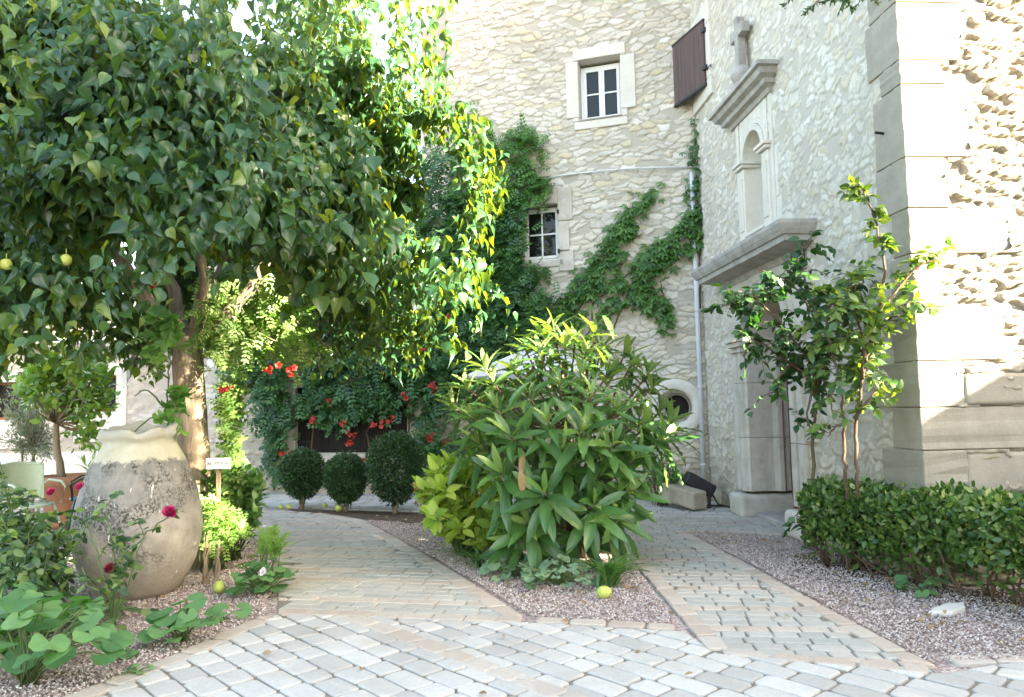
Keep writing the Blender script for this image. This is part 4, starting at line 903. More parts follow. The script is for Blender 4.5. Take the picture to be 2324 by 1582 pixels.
# sunlit trailing vine with fine leaves over the trunk top, flowing to the right
wv = LV('trumpet_vine', 'pale sunlit vine with fine feathery leaves wound over the mulberry trunk', 'vine', TB + [.2, -.1, 0])
pos, fw, nr = [], [], []; sm = MB()
for i in range(120):
    px = rng.uniform(455, 640); py = rng.uniform(590, 770); Y = 6.95 + rng.normal() * .10
    e = P(px, py, Y); L_ = rng.uniform(.25, .6); d = unit(np.array([.75 * rng.random() + (.5 if px > 520 else -.1), -.3 + rng.normal() * .2, -.55 - .5 * rng.random()])); s_ = e; e = s_ + d * L_
    if proj(e)[1][0] > 850: continue
    c = curve(s_, e, .12, 6); 
    if i % 2 == 0: sm.tube(c, .004, 4)
    k = int(L_ / .055); tt = rng.random(k); p = s_ + (e - s_) * tt[:, None]; pos.append(p + rng.normal(size=(k, 3)) * .02); fw.append(d * .4 + rng.normal(size=(k, 3)) * .7 + [0, 0, -.35]); nr.append(rng.normal(size=(k, 3)) * .5 + [.3, -.6, .6])
for i in range(300):                                         # collar round the trunk, and down its right side
    z = rng.uniform(.35, 2.35) if i < 150 else rng.uniform(.5, 1.7); a = rng.uniform(-.45, .8) if z < 1.75 else rng.uniform(0, 6.3); r_ = .17 + .05 * rng.random() + (.22 * rng.random() if z > 1.75 else (.12 * rng.random()))
    p = np.array([[TB[0] + r_ * math.cos(a), TB[1] + r_ * math.sin(a), z]]); pos.append(p); fw.append([[math.cos(a) + .4, math.sin(a) - .2, -.25]]); nr.append([[.2, -.5, .8]])
for s_, e in ((TB + [-.17, -.05, 0], fork + [-.16, -.10, .4]),): sm.tube(curve(s_, e, .03, 10), .017, 6)
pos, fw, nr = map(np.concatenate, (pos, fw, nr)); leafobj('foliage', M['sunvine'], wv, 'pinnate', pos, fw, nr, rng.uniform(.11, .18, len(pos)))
sm.build('stem', M['pale_stem'], wv, True)

def trumpet(mb, c, d, L=.075, r=None):
    """one trumpet flower: a tube that flares into five lobes"""
    d = unit(d); a = unit(np.cross(d, [.3, .2, 1])); b = np.cross(d, a); n = 15; th = np.linspace(0, 2 * np.pi, n, endpoint=False); V = []
    for t_, rr, lb in ((0, .08, 0), (.45, .16, 0), (.8, .26, .06), (.95, .46, .14), (1.0, .66, .22)):
        rad = L * rr * (1 + lb * np.cos(5 * th)); V.append(c + d * L * t_ + rad[:, None] * (np.cos(th)[:, None] * a + np.sin(th)[:, None] * b))
    i = np.arange(n); j = (i + 1) % n
    mb.add(np.vstack(V), np.vstack([np.stack([i + k * n, j + k * n, j + (k + 1) * n, i + (k + 1) * n], -1) for k in range(4)]), np.repeat([.95, .9, .55, .3, .1], n) if r is None else r)
def flower_cluster(par, c, n=4, out=(0, -1, 0), s=.85, name='flower'):
    mb = MB()
    for k in range(n): d = unit(np.array(out) + rng.normal(size=3) * .65 + [0, 0, -.1]); p0 = c + rng.normal(size=3) * .028 * s; trumpet(mb, p0, d, rng.uniform(.055, .075) * s)
    0 and mb.tube([c + [0, .1, .12], c + [0, .04, .05], c], .006, 5, .98); return mb.build(name, M['red'], par, True)
for px, py, n_ in ((620, 833, 4), (657, 840, 3), (350, 642, 3), (512, 883, 3)): flower_cluster(wv, P(px, py, 6.4), n_, (.3, -1, 0), .62)

# ---- creepers on the walls: leaves stand off the wall, stems run beneath them
def creeper(par, F, polys, tm, mat, size, out=(.02, .2), name='foliage', lean=(0, -.5), bias=1.5):
    pos, fw, nr = [], [], []
    for poly, n in polys:
        q = samp_poly(poly, int(n * 1.35)); hl = fbm(q[:, 0] / 34, q[:, 1] / 30, 51, 3); q = q[np.argsort(-(hl + .09 * rng.random(len(q))))[:n]]; q = q + rng.normal(size=q.shape) * np.where(rng.random((len(q), 1)) < .28, 13, 1.5); o = out[0] + (out[1] - out[0]) * rng.random(n) ** bias
        ok_ = ~((q[:, 0] > 1196) & (q[:, 0] < 1290) & (q[:, 1] > 468) & (q[:, 1] < 600)) | (rng.random(len(q)) < .10); q, o = q[ok_], o[ok_]; n = len(q); loc = np.array([F.hit(x, y, -a) for (x, y), a in zip(q, o)]); pos.append(F.w(loc))
        fl = np.c_[rng.normal(size=n) * .55 + lean[0], -rng.random(n) * .8 - .1, rng.normal(size=n) * .35 + lean[1]]; nl = np.c_[rng.normal(size=n) * .35, -.7 - .4 * rng.random(n), .55 + .5 * rng.random(n)]
        g = lambda a: a[:, :1] * F.x + a[:, 1:2] * F.y + a[:, 2:3] * GZ
        fw.append(g(fl)); nr.append(g(nl))
    pos, fw, nr = map(np.concatenate, (pos, fw, nr))
    return leafobj(name, mat, par, tm, pos, fw, nr, rng.uniform(size[0], size[1], len(pos)))
def wall_stems(mb, F, lines, r=.012, off=-.05):
    for l in lines:
        p = np.array([F.hit(x, y, off - .03 * rng.random()) for x, y in l]); t0 = np.linspace(0, 1, len(p)); tt = np.linspace(0, 1, len(p) * 4)
        p = np.stack([np.interp(tt, t0, p[:, k]) for k in range(3)], 1) + rng.normal(size=(len(tt), 3)) * .012; p[:, 1] = np.minimum(p[:, 1], -.03)
        mb.tube(F.w(p), np.linspace(r, r * .4, len(tt)), 6)
tv = LV('flowering_creeper', 'dark green trumpet creeper with red flower clusters covering the low wall and boarded window', 'creeper', TF.w((-TW - 2.2, -.15, 0))[0])
creeper(tv, HF, [([(505, 690), (515, 850), (590, 880), (600, 940), (660, 975), (680, 900), (780, 925), (925, 925), (940, 880), (1050, 880), (1080, 640), (900, 560)], 3000), ([(850, 330), (1040, 330), (1040, 580), (870, 580)], 520), ([(590, 860), (665, 860), (655, 990), (622, 1030), (600, 960)], 190), ([(672, 885), (925, 885), (925, 940), (840, 930), (760, 960), (690, 925)], 240), ([(930, 880), (1060, 880), (1050, 1050), (940, 1000)], 170), ([(612, 1050), (650, 1000), (650, 1080), (620, 1090)], 30), ([(1050, 1000), (960, 1010), (950, 1060), (1060, 1080)], 60)], 'pinnate', M['vine'], (.17, .30), (.03, .42))
creeper(tv, TF, [([(1020, 420), (1110, 420), (1110, 600), (1015, 600)], 320), ([(1010, 560), (1010, 860), (1080, 880), (1200, 840), (1230, 740), (1180, 650), (1185, 470), (1150, 420), (1060, 430)], 1150), ([(1060, 880), (1200, 860), (1180, 1040), (1080, 1060)], 110), ([(1090, 590), (1180, 600), (1250, 640), (1250, 760), (1180, 820), (1080, 820)], 420)], 'pinnate', M['vine'], (.16, .27), (.03, .32))
sm = MB()
wall_stems(sm, HF, [[(622, 1112), (618, 1010), (612, 950), (600, 870), (580, 780)], [(700, 1100), (712, 960), (705, 900), (690, 820)], [(900, 1045), (930, 960), (945, 900), (930, 800)], [(500, 872), (560, 876), (620, 868), (700, 860)], [(1020, 960), (980, 900), (930, 850)], [(845, 1026), (832, 985), (838, 950), (815, 900)]], .019, -.1)
for o_, zz in ((0, 0),):
    pass
sm.build('stem', M['stem'], tv, True)
for (px, py, n_) in ((938, 722, 4), (895, 748, 3), (955, 795, 4), (941, 808, 3), (1018, 788, 3), (985, 880, 4), (750, 912, 6), (708, 950, 5), (785, 958, 4), (797, 985, 5), (798, 1002, 5), (845, 962, 4), (872, 960, 3), (882, 952, 3), (640, 1028, 4), (660, 1024, 2), (828, 1043, 4), (978, 990, 6), (1004, 1000, 3), (1022, 722, 2), (712, 830, 3), (1068, 562, 4), (922, 905, 2)):
    F = TF if px > 1040 else HF; flower_cluster(tv, F.w(F.hit(px, py, -.42))[0], n_, -F.y * -1 * -1 if False else -F.y * 1.0 if F.y[1] > 0 else F.y)
# a bare looping tendril
mb = MB(); mb.tube(HF.w([HF.hit(x, y, -.45) for x, y in ((724, 790), (722, 800), (727, 810), (722, 822), (724, 838))]), .008, 5); mb.build('tendril', M['pale_stem'], tv, True)

tc = LV('window_creeper', 'climbing vine hanging round the middle window of the tower', 'creeper', TF.w((-2.6 * K, -.1, 0))[0])
creeper(tc, TF, [([(1075, 330), (1110, 300), (1190, 285), (1235, 305), (1228, 345), (1200, 395), (1120, 420), (1090, 400)], 250), ([(1140, 400), (1200, 385), (1262, 410), (1240, 440), (1215, 470), (1180, 465), (1100, 480)], 190), ([(1095, 470), (1185, 470), (1190, 590), (1260, 612), (1262, 680), (1200, 740), (1090, 720), (1060, 560)], 480), ([(1240, 440), (1232, 465), (1255, 560), (1240, 555), (1222, 480)], 26), ([(1055, 260), (1090, 225), (1095, 290), (1070, 320)], 16), ([(1180, 480), (1196, 490), (1200, 590), (1180, 595)], 14)], 'pinnate', M['ivy'], (.14, .24), (.02, .26))
sm = MB(); wall_stems(sm, TF, [[(1110, 800), (1120, 600), (1130, 480), (1170, 380), (1200, 300)], [(1130, 460), (1200, 410), (1245, 420)]], .014); sm.build('stem', M['stem'], tc, True)
for px, py in ((1070, 562), (1090, 545)): flower_cluster(tc, TF.w(TF.hit(px, py, -.3))[0], 3, -TF.y)

vc = LV('virginia_creeper', 'green creeper branching up the tower wall in two long diagonal arms', 'creeper', TF.w((-1.2 * K, -.1, 0))[0])
creeper(vc, TF, [([(1250, 700), (1300, 640), (1350, 575), (1385, 520), (1425, 490), (1440, 540), (1400, 600), (1420, 640), (1480, 650), (1500, 690), (1440, 690), (1380, 710), (1300, 720)], 620), ([(1385, 520), (1430, 465), (1480, 425), (1490, 440), (1455, 500), (1435, 545)], 120), ([(1440, 590), (1500, 550), (1560, 505), (1592, 470), (1592, 545), (1540, 575), (1490, 620), (1440, 640)], 330), ([(1460, 620), (1530, 640), (1525, 720), (1530, 770), (1510, 765), (1480, 710), (1455, 700)], 105), ([(1235, 700), (1320, 700), (1330, 740), (1250, 745)], 90), ([(1530, 515), (1602, 452), (1602, 560), (1550, 575)], 150), ([(1355, 720), (1385, 700), (1375, 745), (1358, 740)], 14)], 'palm', M['ivy'], (.075, .14), (.015, .16))
sm = MB(); wall_stems(sm, TF, [[(1255, 800), (1300, 730), (1345, 640), (1400, 530), (1482, 428)], [(1345, 690), (1430, 620), (1520, 550), (1590, 490)], [(1390, 745), (1440, 640), (1500, 640), (1525, 740)], [(1345, 650), (1345, 740), (1300, 800)]], .013, -.02); sm.build('stem', M['stem'], vc, True)
pc = LV('pipe_ivy', 'thin strand of ivy climbing the corner beside the downpipe', 'creeper', TF.w((-.12, -.08, 0))[0])
creeper(pc, TF, [([(1570, 290), (1577, 270), (1590, 400), (1598, 560), (1574, 560), (1572, 420)], 190), ([(1555, 400), (1575, 395), (1578, 540), (1545, 545)], 45), ([(1560, 310), (1575, 300), (1575, 380), (1562, 380)], 16)], 'palm', M['vine'], (.05, .09), (.05, .17))
sm = MB(); wall_stems(sm, TF, [[(1590, 700), (1588, 560), (1582, 420), (1575, 280)]], .011, -.03); sm.build('stem', M['stem'], pc, True)

# ---- loquat: the big leaved shrub in the middle bed
LB = P(1285, 1262, 6.95); LB[2] = 0
lq = LV('loquat_shrub', 'large loquat shrub with big ribbed leaves in whorls, its top in sun', 'shrub', LB)
br = MB(); tipsP, tipsD = [], []
targets = []
for px, py, Y in ((1305, 770, 7.0), (1255, 740, 7.05), (1330, 800, 6.9), (1225, 800, 6.8), (1380, 850, 7.0), (1430, 830, 7.1), (1480, 880, 7.05), (1500, 930, 7.1), (1515, 965, 6.9), (1120, 870, 6.8), (1170, 840, 6.9), (1060, 880, 6.9), (1030, 920, 6.9), (1075, 950, 6.6), (1130, 930, 6.4), (1200, 900, 6.4), (1270, 870, 6.5), (1340, 900, 6.3), (1400, 930, 6.5), (1460, 960, 6.5), (1500, 1000, 6.6), (1160, 990, 6.2), (1245, 960, 6.1), (1320, 980, 6.1), (1390, 1010, 6.2), (1440, 1040, 6.4), (1090, 1010, 6.6), (1140, 1075, 6.15), (1210, 1050, 6.5), (1290, 1060, 6.3), (1360, 1080, 6.3), (1420, 1120, 6.4), (1235, 1120, 6.0), (1345, 1150, 6.1), (1400, 1180, 6.3), (1165, 1150, 6.3), (1200, 1190, 6.2), (1320, 1215, 6.5), (1170, 1230, 6.3), (1280, 880, 7.4), (1180, 930, 7.4), (1380, 950, 7.5), (1440, 900, 7.5), (1110, 960, 7.3), (1280, 780, 6.85), (1350, 745, 7.1), (1210, 860, 7.2), (1420, 800, 7.2), (1100, 830, 7.0), (1190, 790, 7.1), (1320, 850, 6.6), (1470, 850, 7.2), (1410, 1060, 6.9), (1150, 1010, 6.9), (1310, 930, 7.3), (1365, 790, 7.2), (1235, 760, 7.2)): targets.append(P(px, py, Y))
targets = np.array(targets); heads = [LB + [dx, dy, z] for dx, dy, z in ((-.25, -.1, .75), (.1, -.2, .7), (.3, .1, .8), (0, .2, .9), (.05, 0, 1.15))]
for k, h_ in enumerate(heads): br.tube(curve(LB + [.08 * (k - 2), .05 * (k % 2), -.03], h_, .1, 7), np.linspace(.045, .026, 7), 8, wob=.2)
pos, fw, nr, sz, rn = [], [], [], [], []
cen = LB + [0, .1, .85]
for t_ in targets:
    h_ = min(heads, key=lambda q: np.linalg.norm(q - t_)); br.tube(curve(h_, t_, .14, 7, unit(np.array([rng.normal() * .3, rng.normal() * .3, -.7]))), np.linspace(.02, .008, 7), 6)
    ax = unit(unit(t_ - cen) * .75 + [0, -.08, .75]); a = unit(np.cross(ax, [.2, .9, .1])); b = np.cross(ax, a)
    nl = rng.integers(13, 19); top = t_[2] > 1.55
    for q in range(nl):
        az = q * 2.4 + rng.normal() * .25; inc = R(12 + 88 * (q / nl) ** .8 + rng.normal() * 8); rad = math.cos(az) * a + math.sin(az) * b
        d = ax * math.cos(inc) + rad * math.sin(inc); d = unit(d + [0, 0, -.36 * (q / nl) * (.15 if top else 1.4)])
        pos.append(t_ - ax * .16 * (q / nl) + d * .02); fw.append(d); nr.append(ax * math.sin(inc) - rad * math.cos(inc) + 1e-3)
        sz.append(rng.uniform(.22, .30) * (.7 if q < 3 else 1) * (1.28 if t_[2] < 1.25 else 1.)); rn.append(np.clip((.85 if q < 3 else .40) + rng.normal() * .17, 0, 1))
for t_ in targets:
    for q in range(4):
        u_ = rng.uniform(.55, .95); p_ = cen + (t_ - cen) * u_ + rng.normal(size=3) * .12; d = unit(unit(t_ - cen) * .6 + rng.normal(size=3) * .6 + [0, 0, -.35]); pos.append(p_); fw.append(d); nr.append([rng.normal() * .4, -.3 + rng.normal() * .4, 1.]); sz.append(rng.uniform(.2, .28)); rn.append(np.clip(.25 + rng.normal() * .15, 0, 1))
v, f, r = leaves('loquat', pos, fw, nr, sz, np.array(rn)); mkmesh('foliage', v, f, M['loquat'], lq, r)
br.build('stem', M['stem'], lq, True)
v, f, r = leaves('loquat', [P(1180, 1060, 6.0), P(1186, 1022, 6.05)], [[.1, -.2, -1], [-.1, -.2, -1]], [[.2, -1, .2], [0, -1, .2]], [.24, .2], np.array([.4, .6])); o = mkmesh('withered_leaf', v, f, M['brownleaf'], lq, r)

# ---- yellow green hydrangea at its foot
def whorl_bush(name, label, cat, base, tips, tm, mat, size, nl, stemmat, par=None, droop=.2, spread=(20, 85), stem_r=.007, rnd=None, group=None, stemname='stem'):
    t_ = LV(name, label, cat, base, group); pos, fw, nr, sz = [], [], [], []; mb = MB()
    for tip in tips:
        tip = np.asarray(tip, float); b0 = np.asarray(base, float) + [rng.normal() * .05, rng.normal() * .05, 0]; c = curve(b0, tip, .12, 6); mb.tube(c, np.linspace(stem_r, stem_r * .5, 6), 5)
        ax = unit(unit(tip - base) * .6 + [0, -.12, .7]); a = unit(np.cross(ax, [.2, .9, .1])); b = np.cross(ax, a)
        for q in range(nl):
            az = q * 2.4 + rng.normal() * .4; s_ = q / nl; inc = R(spread[0] + (spread[1] - spread[0]) * s_ + rng.normal() * 12); rad = math.cos(az) * a + math.sin(az) * b
            d = unit(ax * math.cos(inc) + rad * math.sin(inc) + [0, 0, -droop * s_]); back = min(.6, .07 * nl ** .5) * s_ * np.linalg.norm(tip - base) * .8
            pos.append(tip - unit(tip - b0) * back + d * .01); fw.append(d); nr.append(ax * math.sin(inc) - rad * math.cos(inc) + rng.normal(size=3) * .15); sz.append(rng.uniform(*size))
    v, f, r = leaves(tm, pos, fw, nr, sz); mkmesh('foliage', v, f, mat, t_, r); mb.build(stemname, stemmat, t_, True); return t_
def tips_in(poly, n, Y, dy): q = samp_poly(poly, n); return [P(x, y, Y + rng.normal() * dy) for x, y in q]
hb = P(1060, 1235, 7.3); hb[2] = 0
whorl_bush('hydrangea_bush', 'yellow green hydrangea bush at the left foot of the loquat', 'bush', hb, tips_in([(945, 1110), (1000, 1050), (1080, 1045), (1130, 1090), (1150, 1180), (1130, 1230), (1050, 1240), (985, 1200)], 120, 7.15, .22), 'ovate', M['hyd'], (.10, .165), 9, M['green_stem'])
hy = bpy.data.objects['hydrangea_bush']
for px, py in ((945, 1105), (965, 1130), (1030, 1185), (950, 1140)):
    c = P(px, py, 6.95); n = 26; p = c + rdir(n) * .035; v, f, r = leaves('small', p, rdir(n) + [0, -.5, .3], rdir(n), .03); mkmesh('dry_flower_head', v, f, M['brownleaf'], hy, r)

# ---- three clipped box bushes
def box_ball(label, px, py, Y, rx, zc, rz, zb):
    b = P(px, py, Y); b[2] = 0; t_ = LV('box_topiary', label, 'topiary', b, 'clipped box bushes in a row by the path'); n = 13000
    d = rdir(n); rr = rng.uniform(.30, 1.0, n) ** .5 * (1 + .05 * fbm(d[:, 0] * 3 + 5, d[:, 2] * 3 + d[:, 1] * 2, 4)); p = d * rr[:, None] * [rx, rx, rz]
    lowz = p[:, 2] < 0; tp = np.clip(-p[:, 2] / rz, 0, 1); p[:, 2] = np.where(lowz, -tp * (zc - zb), p[:, 2]); k = np.where(lowz, 1 + .25 * tp - .40 * tp ** 2, 1.); p[:, :2] *= k[:, None]
    p += b + [0, 0, zc]; p += rng.normal(size=p.shape) * .011 + d * (.055 * rng.random((n, 1)) * (rng.random((n, 1)) < .07))
    leafobj('crown', M['box'], t_, 'small', p, d + rng.normal(size=(n, 3)) * .7 + [0, 0, .3], rng.normal(size=(n, 3)) + d, rng.uniform(.022, .042, n))
    mb = MB()
    for q in range(3): mb.tube(curve(b + [rng.normal() * .03, rng.normal() * .03, -.02], b + [rng.normal() * .1, rng.normal() * .06, zb + .2], .12, 6), np.linspace(.02, .014, 6), 7)
    mb.build('trunk', M['pale_stem'], t_, True)
box_ball('round clipped box bush left of the other two, nearest the creeper stem', 687, 1152, 10.9, .305, .53, .30, .13)
box_ball('smallest clipped box bush, in the middle of the row', 785, 1162, 10.45, .275, .50, .27, .10)
box_ball('tallest egg shaped clipped box bush next to the hydrangea', 897, 1168, 10.2, .375, .66, .40, .10)

# ---- clipped hedge on the right
ha, hb2 = np.array([2.60, 6.62]), np.array([3.72, 4.55])
hd = LV('hedge', 'clipped green hedge on bare stems along the foot of the chapel corner', 'hedge', ((ha + hb2) / 2).tolist() + [0])
hdir = unit(hb2 - ha); hn = np.array([hdir[1], -hdir[0]])
if hn[1] > 0: hn = -hn
HLn = np.linalg.norm(hb2 - ha); n = 15000
s_ = rng.random(n) * HLn; a_ = rng.random(n) * 2 * np.pi; cz, hz, wz = .455, .215, .30
rr = rng.uniform(.45, 1, n) ** .5; sq = lambda x, e: np.sign(x) * np.abs(x) ** e
off = sq(np.cos(a_), .6) * wz * rr; zz = cz + sq(np.sin(a_), .6) * hz * rr; wv_ = fbm(s_ * 2.2, zz * 3, 7) - .47
endk = np.sqrt(np.clip(1 - np.clip((.25 - s_) / .25, 0, 1) ** 2, 0, 1)); off = off * (.35 + .65 * endk) + .20 * wv_; zz = zz + .13 * (fbm(s_ * 3, off * 4, 8) - .47) - .03 * (1 - endk) + .02 * s_
drop = rng.random(n) < .16; zz = np.where(drop, zz - .2 * rng.random(n), zz) + .035 * np.where(rng.random(n) < .12, rng.random(n) * 2, 0)
p = np.c_[ha[0] + hdir[0] * s_ + hn[0] * off, ha[1] + hdir[1] * s_ + hn[1] * off, zz]; ax = np.c_[hn[0] * np.cos(a_), hn[1] * np.cos(a_), np.sin(a_)]
leafobj('foliage', M['hedge'], hd, 'ovate', p, ax * .7 + rng.normal(size=(n, 3)) * .7 + [0, 0, .25], ax + rng.normal(size=(n, 3)) * .6, rng.uniform(.036, .07, n), np.clip(rng.beta(1.6, 3.0, n) * .85 + .45 * (rng.random(n) < .09), 0, 1))
mb = MB()
for k in range(62):
    s0 = rng.random() * HLn; b_ = np.array([*(ha + hdir * s0 + hn * rng.uniform(-.08, .12)), -.02]); e_ = np.array([*(ha + hdir * np.clip(s0 + rng.normal() * .25 - .12, 0, HLn) + hn * rng.uniform(-.12, .27)), rng.uniform(.26, .45)]); mb.tube(curve(b_, e_, .08, 5), np.linspace(.009, .005, 5), 5)
mb.build('stem', M['stem'], hd, True)

M['roseR'] = leaf_mat('sun_toned_rose_leaf', [(.03, .08, .025), (.07, .15, .04), (.15, .25, .06)], .42, .4, (1.3, 1., .2))  # lightened rose leaf: sunlight on the corner shoots is put into its colour
# ---- two tall roses trained up by the chapel corner
def branchy(name, label, cat, base, branches, tm, mat, size, step, stemmat, r0=.013, group=None, wide=.12):
    t_ = LV(name, label, cat, base, group); mb = MB(); pos, fw, nr = [], [], []
    for br_ in branches:
        p = np.array(br_['p'], float); t0 = np.linspace(0, 1, len(p)); m_ = max(8, int(np.linalg.norm(np.diff(p, axis=0), axis=1).sum() / .06)); tt = np.linspace(0, 1, m_)
        c = np.stack([np.interp(tt, t0, p[:, k]) for k in range(3)], 1); c[1:-1] = (c[:-2] + c[1:-1] * 2 + c[2:]) / 4; c += rng.normal(size=c.shape) * .006
        mb.tube(c, np.linspace(br_.get('r', r0), br_.get('r1', .004), m_), 6)
        L_ = np.linalg.norm(np.diff(c, axis=0), axis=1).sum(); a0_ = br_.get('from', 0.); k = int(L_ * (1 - a0_) / step * br_.get('den', 1))
        if k <= 0: continue
        npt = 7; ntw = max(1, k // npt)
        for q_ in range(ntw):
            u_ = a0_ + (1 - a0_) * rng.random(); s0_ = np.array([np.interp(u_, tt, c[:, z_]) for z_ in range(3)]); dr_ = unit(unit(rng.normal(size=3) * [1, .9, .8]) + [0, 0, .1]); l_ = wide * br_.get('w', 1) * rng.uniform(.6, 2.0); tw_ = curve(s0_, s0_ + dr_ * l_ + [0, 0, -.18 * l_], .12, 5, (0, 0, 1.)); mb.tube(tw_, np.linspace(.0035, .0015, 5), 4)
            uu_ = np.linspace(.25, 1, npt); pp = np.stack([np.interp(uu_, np.linspace(0, 1, 5), tw_[:, z_]) for z_ in range(3)], 1); sd_ = unit(np.cross(dr_, [0, .2, 1])); sg_ = np.where(np.arange(npt) % 2, 1., -1.)[:, None]
            pos.append(pp + rng.normal(size=pp.shape) * .008); fw.append(dr_ * .55 + sg_ * sd_ * .8 + rng.normal(size=pp.shape) * .3 + [0, 0, -.35]); nr.append(rng.normal(size=pp.shape) * .45 + [-.1, -.4, .8])
    if pos:
        pos, fw, nr = map(np.concatenate, (pos, fw, nr)); leafobj('foliage', mat, t_, tm, pos, fw, nr, rng.uniform(size[0], size[1], len(pos)))
    mb.build('stem', stemmat, t_, True); return t_
rb = P(1872, 1243, 6.55); rb[2] = 0
rp = lambda l, Y: [P(x, y, Y + d) for x, y, d in l]
Y1 = 6.35
branchy('climbing_rose', 'tall rose with a single thorny stem before the chapel doorway', 'rose', rb, [
    dict(p=[rb] + rp([(1843, 1120, .1), (1845, 980, .1), (1855, 900, .05)], Y1), **{'from': .92}, r=.017, r1=.012),
    dict(p=rp([(1855, 900, .05), (1840, 820, 0), (1790, 760, -.1), (1740, 700, -.1), (1690, 660, -.1), (1635, 700, -.1)], Y1), **{'from': .15}, den=1.3),
    dict(p=rp([(1855, 900, .05), (1870, 800, 0), (1850, 720, -.1), (1800, 640, -.1), (1720, 610, -.1)], Y1), **{'from': .1}, den=1.5),
    dict(p=rp([(1850, 870, 0), (1800, 830, 0), (1745, 790, 0), (1690, 760, 0), (1655, 780, 0)], Y1), den=1.3),
    dict(p=rp([(1860, 820, 0), (1850, 700, .1), (1815, 600, .1), (1840, 540, .1)], Y1), **{'from': .3}),
    dict(p=rp([(1860, 850, 0), (1905, 770, -.1), (1925, 680, -.1), (1935, 620, -.1)], Y1), den=1.4),
    dict(p=rp([(1830, 800, 0), (1770, 850, 0), (1750, 900, 0)], Y1), den=.9), dict(p=rp([(1850, 860, 0), (1830, 940, -.05), (1845, 1000, -.05)], Y1), den=.35),
    dict(p=rp([(1850, 1100, .05), (1800, 1180, .0), (1870, 1225, .05)], Y1), r=.004, **{'from': .35}, den=.4)], 'ovate', M['rose'], (.055, .105), .0058, M['stem'], wide=.15)
rb2 = P(1928, 1205, 6.45); rb2[2] = 0
Y2 = 5.68
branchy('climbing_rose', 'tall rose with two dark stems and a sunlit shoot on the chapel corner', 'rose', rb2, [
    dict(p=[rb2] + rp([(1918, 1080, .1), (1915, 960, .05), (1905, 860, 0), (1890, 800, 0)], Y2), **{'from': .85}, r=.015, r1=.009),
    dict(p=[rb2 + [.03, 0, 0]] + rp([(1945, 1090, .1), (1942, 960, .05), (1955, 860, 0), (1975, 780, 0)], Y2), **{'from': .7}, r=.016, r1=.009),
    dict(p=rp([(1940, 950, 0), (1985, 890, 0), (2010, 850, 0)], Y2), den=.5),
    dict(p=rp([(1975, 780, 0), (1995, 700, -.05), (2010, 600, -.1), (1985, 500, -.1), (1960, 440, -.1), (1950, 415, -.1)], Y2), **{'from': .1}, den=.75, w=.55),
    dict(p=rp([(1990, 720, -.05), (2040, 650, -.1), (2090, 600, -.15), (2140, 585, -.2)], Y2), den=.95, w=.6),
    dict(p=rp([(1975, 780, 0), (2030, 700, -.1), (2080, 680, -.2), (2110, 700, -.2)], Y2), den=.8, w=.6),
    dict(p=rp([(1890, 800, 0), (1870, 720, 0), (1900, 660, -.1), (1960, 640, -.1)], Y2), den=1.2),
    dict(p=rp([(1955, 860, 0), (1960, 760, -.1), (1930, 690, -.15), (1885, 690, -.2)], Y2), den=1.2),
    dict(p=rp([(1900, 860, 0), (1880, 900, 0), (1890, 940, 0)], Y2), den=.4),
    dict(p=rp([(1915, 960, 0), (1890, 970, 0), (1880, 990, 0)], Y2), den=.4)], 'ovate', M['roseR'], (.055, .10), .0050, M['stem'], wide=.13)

# ---- jar
JB = P(316, 1150, 5.95); JB[2] = 0
jar = LV('oil_jar', 'huge old clay oil jar with a worn yellow glazed neck and grey stains', 'jar', JB)
prof = [(.02, .0), (.27, .0), (.315, .02), (.36, .07), (.415, .15), (.47, .26), (.508, .38), (.520, .50), (.512, .62), (.485, .74), (.448, .86), (.408, .96), (.365, 1.05), (.32, 1.12), (.295, 1.16), (.288, 1.19), (.300, 1.205), (.325, 1.215), (.336, 1.24), (.334, 1.27), (.315, 1.295), (.285, 1.298), (.268, 1.28), (.262, 1.2), (.30, 1.1), (.40, .9), (.44, .5), (.2, .1), (.02, .08)]
pp = np.array(prof); d_ = np.r_[0, np.cumsum(np.linalg.norm(np.diff(pp, axis=0), axis=1))]; tt = np.linspace(0, d_[-1], 90); pp = np.stack([np.interp(tt, d_, pp[:, 0]), np.interp(tt, d_, pp[:, 1])], 1)
pp[:, 0] *= .895; mb = MB(); mb.lathe(pp, 80, (0, 0, 0), cap=False); v = mb.v[0]; a_ = np.arctan2(v[:, 1], v[:, 0]); nz = fbm(np.cos(a_) * 2 + 4, v[:, 2] * 2.5 + np.sin(a_) * 2, 3) - .47; nf = fbm(np.cos(a_) * 7 + 9, v[:, 2] * 9 + np.sin(a_) * 7, 5) - .47
k_ = 1 + .035 * nz + .014 * nf; v[:, 0] *= k_; v[:, 1] *= k_; up = np.clip((v[:, 2] - 1.0) / .3, 0, 1); v[:, 2] += up * (.026 * np.sin(a_ * 1 + .4) + .014 * np.sin(a_ * 3 + 1) + .012 * np.sin(a_ * 7) + .05 * nf); k2_ = 1 + up * (.09 * nf + .015 * np.sin(a_ * 9 + 2)); v[:, 0] *= k2_; v[:, 1] *= k2_; mb.v[0] = v
t = NT('jar_clay'); tco = t.coord(); sx = t.n('ShaderNodeSeparateXYZ'); t.l(tco, sx.inputs[0]); z = sx.outputs[2]
n_big, n_mid, n_fin = t.noise(2.6, 5, .6), t.noise(9, 6, .7), t.noise(48, 5, .75)
clay = t.mix(t.ramp(n_mid, [(.35, 0.), (.65, 1.)]), (.33, .285, .22), (.44, .395, .315)); clay = t.mix(t.ramp(n_big, [(.42, 0.), (.6, .7)]), clay, (.29, .245, .185))
grey = t.mix(t.ramp(n_mid, [(.3, 0.), (.7, 1.)]), (.155, .15, .14), (.29, .275, .245))
